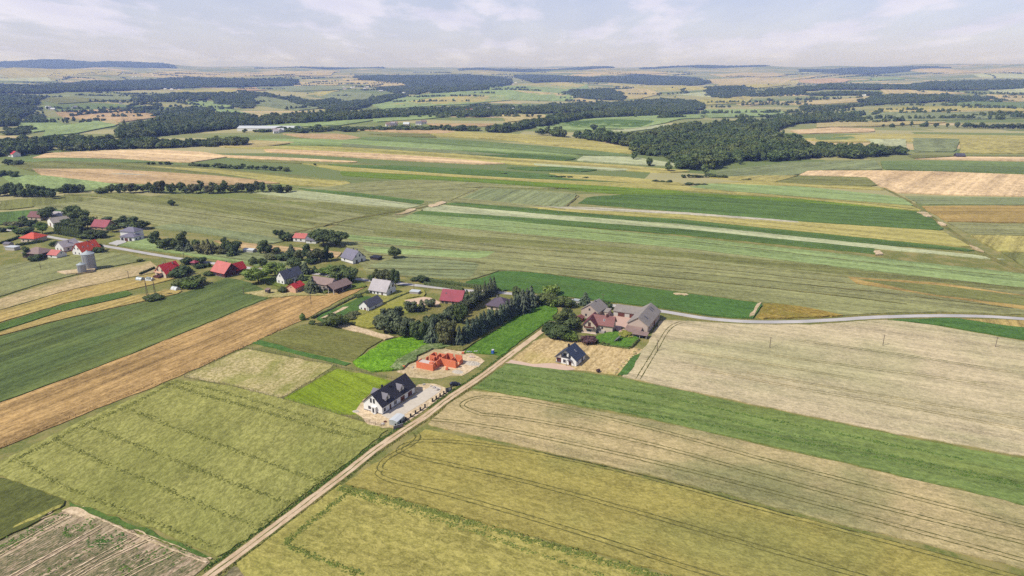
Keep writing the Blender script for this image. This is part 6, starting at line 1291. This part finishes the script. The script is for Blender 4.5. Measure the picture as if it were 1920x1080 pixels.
# polytunnels
def tunnel(label, px, rz, w, L, h, mat='polyt'):
    A = hit(*px); e = thing('polytunnel', label, 'greenhouse', (A[0], A[1], 0), rz); n = 9; pr = [(w / 2 * math.cos(math.pi * i / n), h * math.sin(math.pi * i / n) + .02) for i in range(n + 1)]
    MB().prism(pr, 'x', 0, L).build('cover', M[mat], e); [MB().prism([(q[0] * 1.02, q[1] * 1.02) for q in pr] + [(q[0] * .98, q[1] * .98) for q in pr[::-1]], 'x', x, x + .12).build('hoop', M['frame'], e) for x in (0, L / 2, L - .12)]
    MB().box(-.05, 0, -.5, .5, 0, 1.8).build('door', M['frame'], e)
tunnel('blue-grey polytunnel left of the pole frame', (258, 525), R(-20), 3.4, 4.6, 2.2, 'metal'); tunnel('white polytunnel nearest the pole frame', (275, 526), R(-12), 3.2, 4.6, 2.1); tunnel('white polytunnel beside the vegetable plot shrubs', (324, 543), R(-26), 3.4, 4.8, 2.2)
# ------------------------------------------------------------------ poles and small things
def pole(label, px, top, arm=True):
    A = hit(*px); h = hgt(A, top); e = thing('utility_pole', label, 'pole', (A[0], A[1], 0), R(-30), 'utility poles in the fields')
    MB().tube((0, 0, -.5), (0, 0, h), .17, .12, 8).build('post', M['polewood'], e)
    if arm:
        a = MB().box(-.9, .9, -.06, .06, h - .5, h - .36).build('crossarm', M['polewood'], e)
        for x in (-.8, 0, .8): MB().tube((x, 0, h - .356), (x, 0, h - .15), .05).build('insulator', M['wframe'], a)
for lab, px, tp in (('utility pole in the pale barley nearest the farm barn', (1232, 659), 636), ('utility pole in the pale barley, second from the farm barn', (1443, 653), 632), ('utility pole in the pale barley, third from the farm barn', (1655, 649), 627), ('utility pole at the green wedge by the right edge', (1866, 652), 632), ('utility pole at the corner of the green barley', (457.5, 555), 539), ('utility pole standing in the rye field', (583.5, 571.5), 552), ('pale pole beside the small dark barn', (689, 586), 563), ('pole on the lane behind the flat hut', (776.5, 547), 532), ('tall pole behind the farm roofs', (1130, 573), 551), ('pole in the wheat left of the silos', (77, 506), 494), ('pole beside the sandy fallow right of the silos', (242, 524), 508), ('thin pole by the cream house', (311, 498), 486), ('pole on the far side of the lane by the tree row', (345, 486), 474)):
    pole(lab, px, tp)
A = hit(284, 556); e = thing('pole_frame', 'tall twin pole frame carrying a transformer above a shrub', 'pole', (A[0], A[1], 0), R(-10)); h = hgt(A, 524)
for x in (-2.6, 2.6):
    MB().tube((x - .5, 0, -.3), (x, 0, h), .16, .12, 8).build('pole', M['polewood'], e); MB().tube((x + .7, 0, -.3), (x, 0, h), .16, .12, 8).build('pole', M['polewood'], e)
MB().box(-3.2, 3.2, -.1, .1, h, h + .2).build('crossarm', M['polewood'], e); MB().box(-1.2, 1.2, -.5, .5, h + .204, h + 1.4).build('transformer', M['metal'], e)
A = hit(503, 552); e = thing('hunting_stand', 'small raised wooden hutch on legs by the rye field', 'hutch', (A[0], A[1], 0), R(-20))
for x in (-1, 1):
    for y in (-.8, .8): MB().tube((x, y, -.1), (x, y, 1.6), .09).build('leg', M['polewood'], e)
MB().box(-1.2, 1.2, -1, 1, 1.604, 3.0).build('cabin', M['darkw'], e); roof_block(e, -1.2, -1, 2.4, 2, 3.0, 3.4, 'shed', M['rtaupe'], .2, .2, .08)
# wire fences
def fence(label, s, gap=2.6, h=1.5):
    p = resample(W(s), gap); e = thing('wire_fence', label, 'fence', (p[0][0], p[0][1], 0)); o = p - p[0]
    pm = MB().tube((0, 0, -.2), (0, 0, h), .07, .07, 5).mesh('post'); pm.materials.append(M['polewood'])
    for q in o: link('post', pm, None, e, (q[0], q[1], 0))
    m = MB()
    for z in (.15, .5, .85, 1.2, h - .08):
        for a, b in zip(o[:-1], o[1:]): m.tube((a[0], a[1], z), (b[0], b[1], z), .022, .022, 3)
    m.build('wire', M['frame'], e)
fence('wire fence along the oat field from the rye corner to the yard', '346,708 430,724 528,749 600,768 672,788 715,800'); fence('wire fence between the dry plot and the lawn', '530,748 580,719 632,690'); fence('wire fence behind the lawn towards the weed patch', '457,653 545,669 634,688 690,700 740,712 780,724')
fence('wire fence along the rye side of the dry plot', '346,707 400,680 456,654'); fence('fence along the kitchen garden by the pale grey roof', '648,606 690,590 725,572')
# heaps of straw and clods by the straw plot
for i in range(16):
    u = i / 15; A = hit(1150 + 45 * u, 702 - 45 * u); r = np.random.RandomState(i); v, f = ICO1; s_ = r.uniform(.45, .8)
    o = link('clod_heap', np_mesh('clod_heap', v * [s_ * 1.3, s_, s_ * .55] * (1 + r.uniform(-.25, .25, (len(v), 1))) + [0, 0, .2], f), m_soil if i % 2 else m_dry, None, (A[0] + r.uniform(-.6, .6), A[1], .1)); tag(o, 'dug soil heap on the right edge of the straw plot, %s from below' % ORD[i], 'heap', 'soil heaps along the straw plot')
# plots around the village
field('lane_plot', '690,548 742,546 795,543 800,556 770,560 724,572 690,590 650,606 600,600 640,574', m_lawn if False else crop('dry_lawn', C(150, 150, 78), C(172, 162, 96), C(128, 138, 66), A2, .9, .7, .2, .3, .5, .04), .05, jit=.4, label='dry lawn around the pale grey roofed house')
field('garden_plot', '592,600 640,576 690,556 700,566 672,584 640,604 615,608', m_soy, .25, jit=.4, label='kitchen garden rows beside the small dark barn')
field('garden_path', '602,600 650,576 656,578 608,602', m_sand, .34, jit=.3, label='pale row of mulch in the kitchen garden')
field('grass_walk', '648,606 724,572 800,556 830,572 760,590 705,618 668,612', crop('grass_walk', C(146, 146, 66), C(168, 158, 82), C(120, 138, 56), A2, .9, .6, .3, .3, .5, .03), .07, jit=.4, label='grass strip between the young hedge and the pines')
field('gravel_heap_plot', '760,566 800,558 826,568 822,576 792,576', plain('pink_gravel', C(226, 196, 172), .95, .1, .8, .3), .16, jit=.4, label='pinkish gravel yard of the crimson house')
field('bare_edge', '632,614 660,612 710,626 745,634 728,640 690,630', m_sand, .14, jit=.5, label='bare sandy edge below the pines', wob=.3)
field('inner_lawn', '860,610 900,585 920,580 925,590 900,605 870,622', m_lawn, .05, jit=.3, label='hidden lawn between the conifer rows')
field('barn_yard', '455,552 500,545 560,548 605,552 620,556 560,556 515,560', m_dry, .1, jit=.4, label='dry yard before the salmon house')
field('farm_grass', '470,520 520,538 600,552 690,540 680,530 560,516', crop('farm_grass', C(112, 128, 58), C(140, 144, 76), C(96, 114, 48), A2, .9, .7, .2, .3, .5, .04), .04, jit=.4, label='grass around the farm barns and slate roofed house')
field('pine_floor', '700,625 740,595 800,575 900,560 985,560 1000,572 905,636 865,662 800,645', m_verge, .05, jit=.4, label='rough grass under the conifers')
# ------------------------------------------------------------------ far houses in the valley
far_r = random.Random(11)
def far_house(px, w, d, ev, rd, wm_, rm, rz, lab, grp):
    A = hit(*px); e = thing('house', lab, 'house', (A[0], A[1], float(H(*A))), rz, grp)
    wall_block(e, 0, 0, w, d, ev, rd, 'x', M[wm_], -3); roof_block(e, 0, 0, w, d, ev, rd, 'x', M[rm], .5, .4, .3)
    for u in (.25, .7): opening(e, (0, 0, w, d), 'F', u * w, 1., 1.6, 1.6, 'window', 'frame', proud=.1)
RN = {'rred': 'red', 'rpink': 'faded-red', 'rlgrey': 'pale-grey', 'rgrey': 'grey', 'rtaupe': 'taupe', 'rorange': 'orange', 'polyt': 'white'}
def hamlet(pts, where, n, roofs, sc=1.0, seed=1):
    r = random.Random(seed); P = nums(pts)
    L = []
    for i in range(n):
        a = r.choice(P); L.append(((a[0] + r.uniform(-14, 14) * sc, a[1] + r.uniform(-2.2, 2.2) * sc), r.choice(roofs)))
    seen = {}
    for px, rm in sorted(L):
        i = seen.get(rm, 0); seen[rm] = i + 1
        far_house(px, r.uniform(11, 18) * (1.25 if px[1] < 185 else .85), r.uniform(9, 11), 4.4, 8.0, r.choice(['white', 'white', 'cream']), rm, r.uniform(-.6, .6), 'small %s-roofed house %s, %s from the left' % (RN[rm], where, ORD[i]), 'houses ' + where)
hamlet('820,213 845,206 870,210 900,208 930,212 960,208 985,205 1045,203', 'in the valley village', 24, ['rlgrey', 'rpink', 'rtaupe', 'polyt'], 1., 2)
hamlet('60,272 90,270 25,288 10,293 60,265', 'among trees at the left edge', 7, ['rred', 'rpink', 'rgrey'], .8, 3)
hamlet('75,204 100,206 130,204 180,201 230,196', 'on the left valley slope', 9, ['rred', 'rlgrey', 'rgrey', 'polyt'], 1., 4)
hamlet('650,166 690,166 720,172 760,176 790,172', 'on the hill left of centre', 16, ['polyt', 'rlgrey', 'rtaupe'], 1., 5)
hamlet('280,142 320,138 250,147 360,140 400,136 440,140', 'in the far town at the left', 22, ['polyt', 'rlgrey'], 1.4, 6)
hamlet('730,237 755,236 780,233 480,253 520,250 570,246', 'along the valley road', 12, ['rtaupe', 'polyt', 'rgrey', 'rlgrey'], .8, 7)
hamlet('960,158 1000,150 985,156 1240,160 1300,158', 'in the far country at the centre', 10, ['polyt', 'rlgrey'], 1., 8)
hamlet('1620,180 1630,178 1860,186 1140,200 1160,202', 'in the woods at the right', 6, ['polyt', 'rtaupe'], .8, 9)
hamlet('300,168 320,168 400,162 440,161 530,161', 'beside the dark forest band', 8, ['polyt', 'rlgrey'], 1., 10)
def hall(px, w, d, h, rz, lab):
    A = hit(*px); e = thing('hall', lab, 'hall', (A[0], A[1], float(H(*A))), rz); wall_block(e, 0, 0, w, d, h, h + 4., 'x', M['white'], -4); roof_block(e, 0, 0, w, d, h, h + 4., 'x', M['polyt'], .4, .3, .3)
hall((445, 246), 130, 28, 6, R(-2), 'very long white hall in the valley left of centre'); hall((187, 279), 26, 10, 4.5, R(4), 'white roofed hall behind the sandy field'); hall((143, 281), 20, 9, 4.5, R(-6), 'grey roofed farm hall left of the white roofed hall')
A = hit(1797, 296); e, L = None, 0
far_house((1793, 296), 12, 9, 3.4, 6.2, 'darkw', 'rbarn', R(-8), 'lone dark barn in the far stubble field at the right', None)
# ------------------------------------------------------------------ haze
hb = MB(); hb.box(-26000, 26000, -7000, 36000, -80, 330)
t = NT('haze_air')
vp = t.n('ShaderNodeVolumePrincipled', {'Color': (.33, .47, 1.0, 1), 'Absorption Color': (1, 1, 1, 1), 'Density': 9.8e-5, 'Anisotropy': 0.0})
t.t.links.new(vp.outputs[0], t.out.inputs['Volume'])
hz = hb.build('haze', t.m); tag(hz, 'thin summer haze over the whole countryside', None, None, 'stuff')
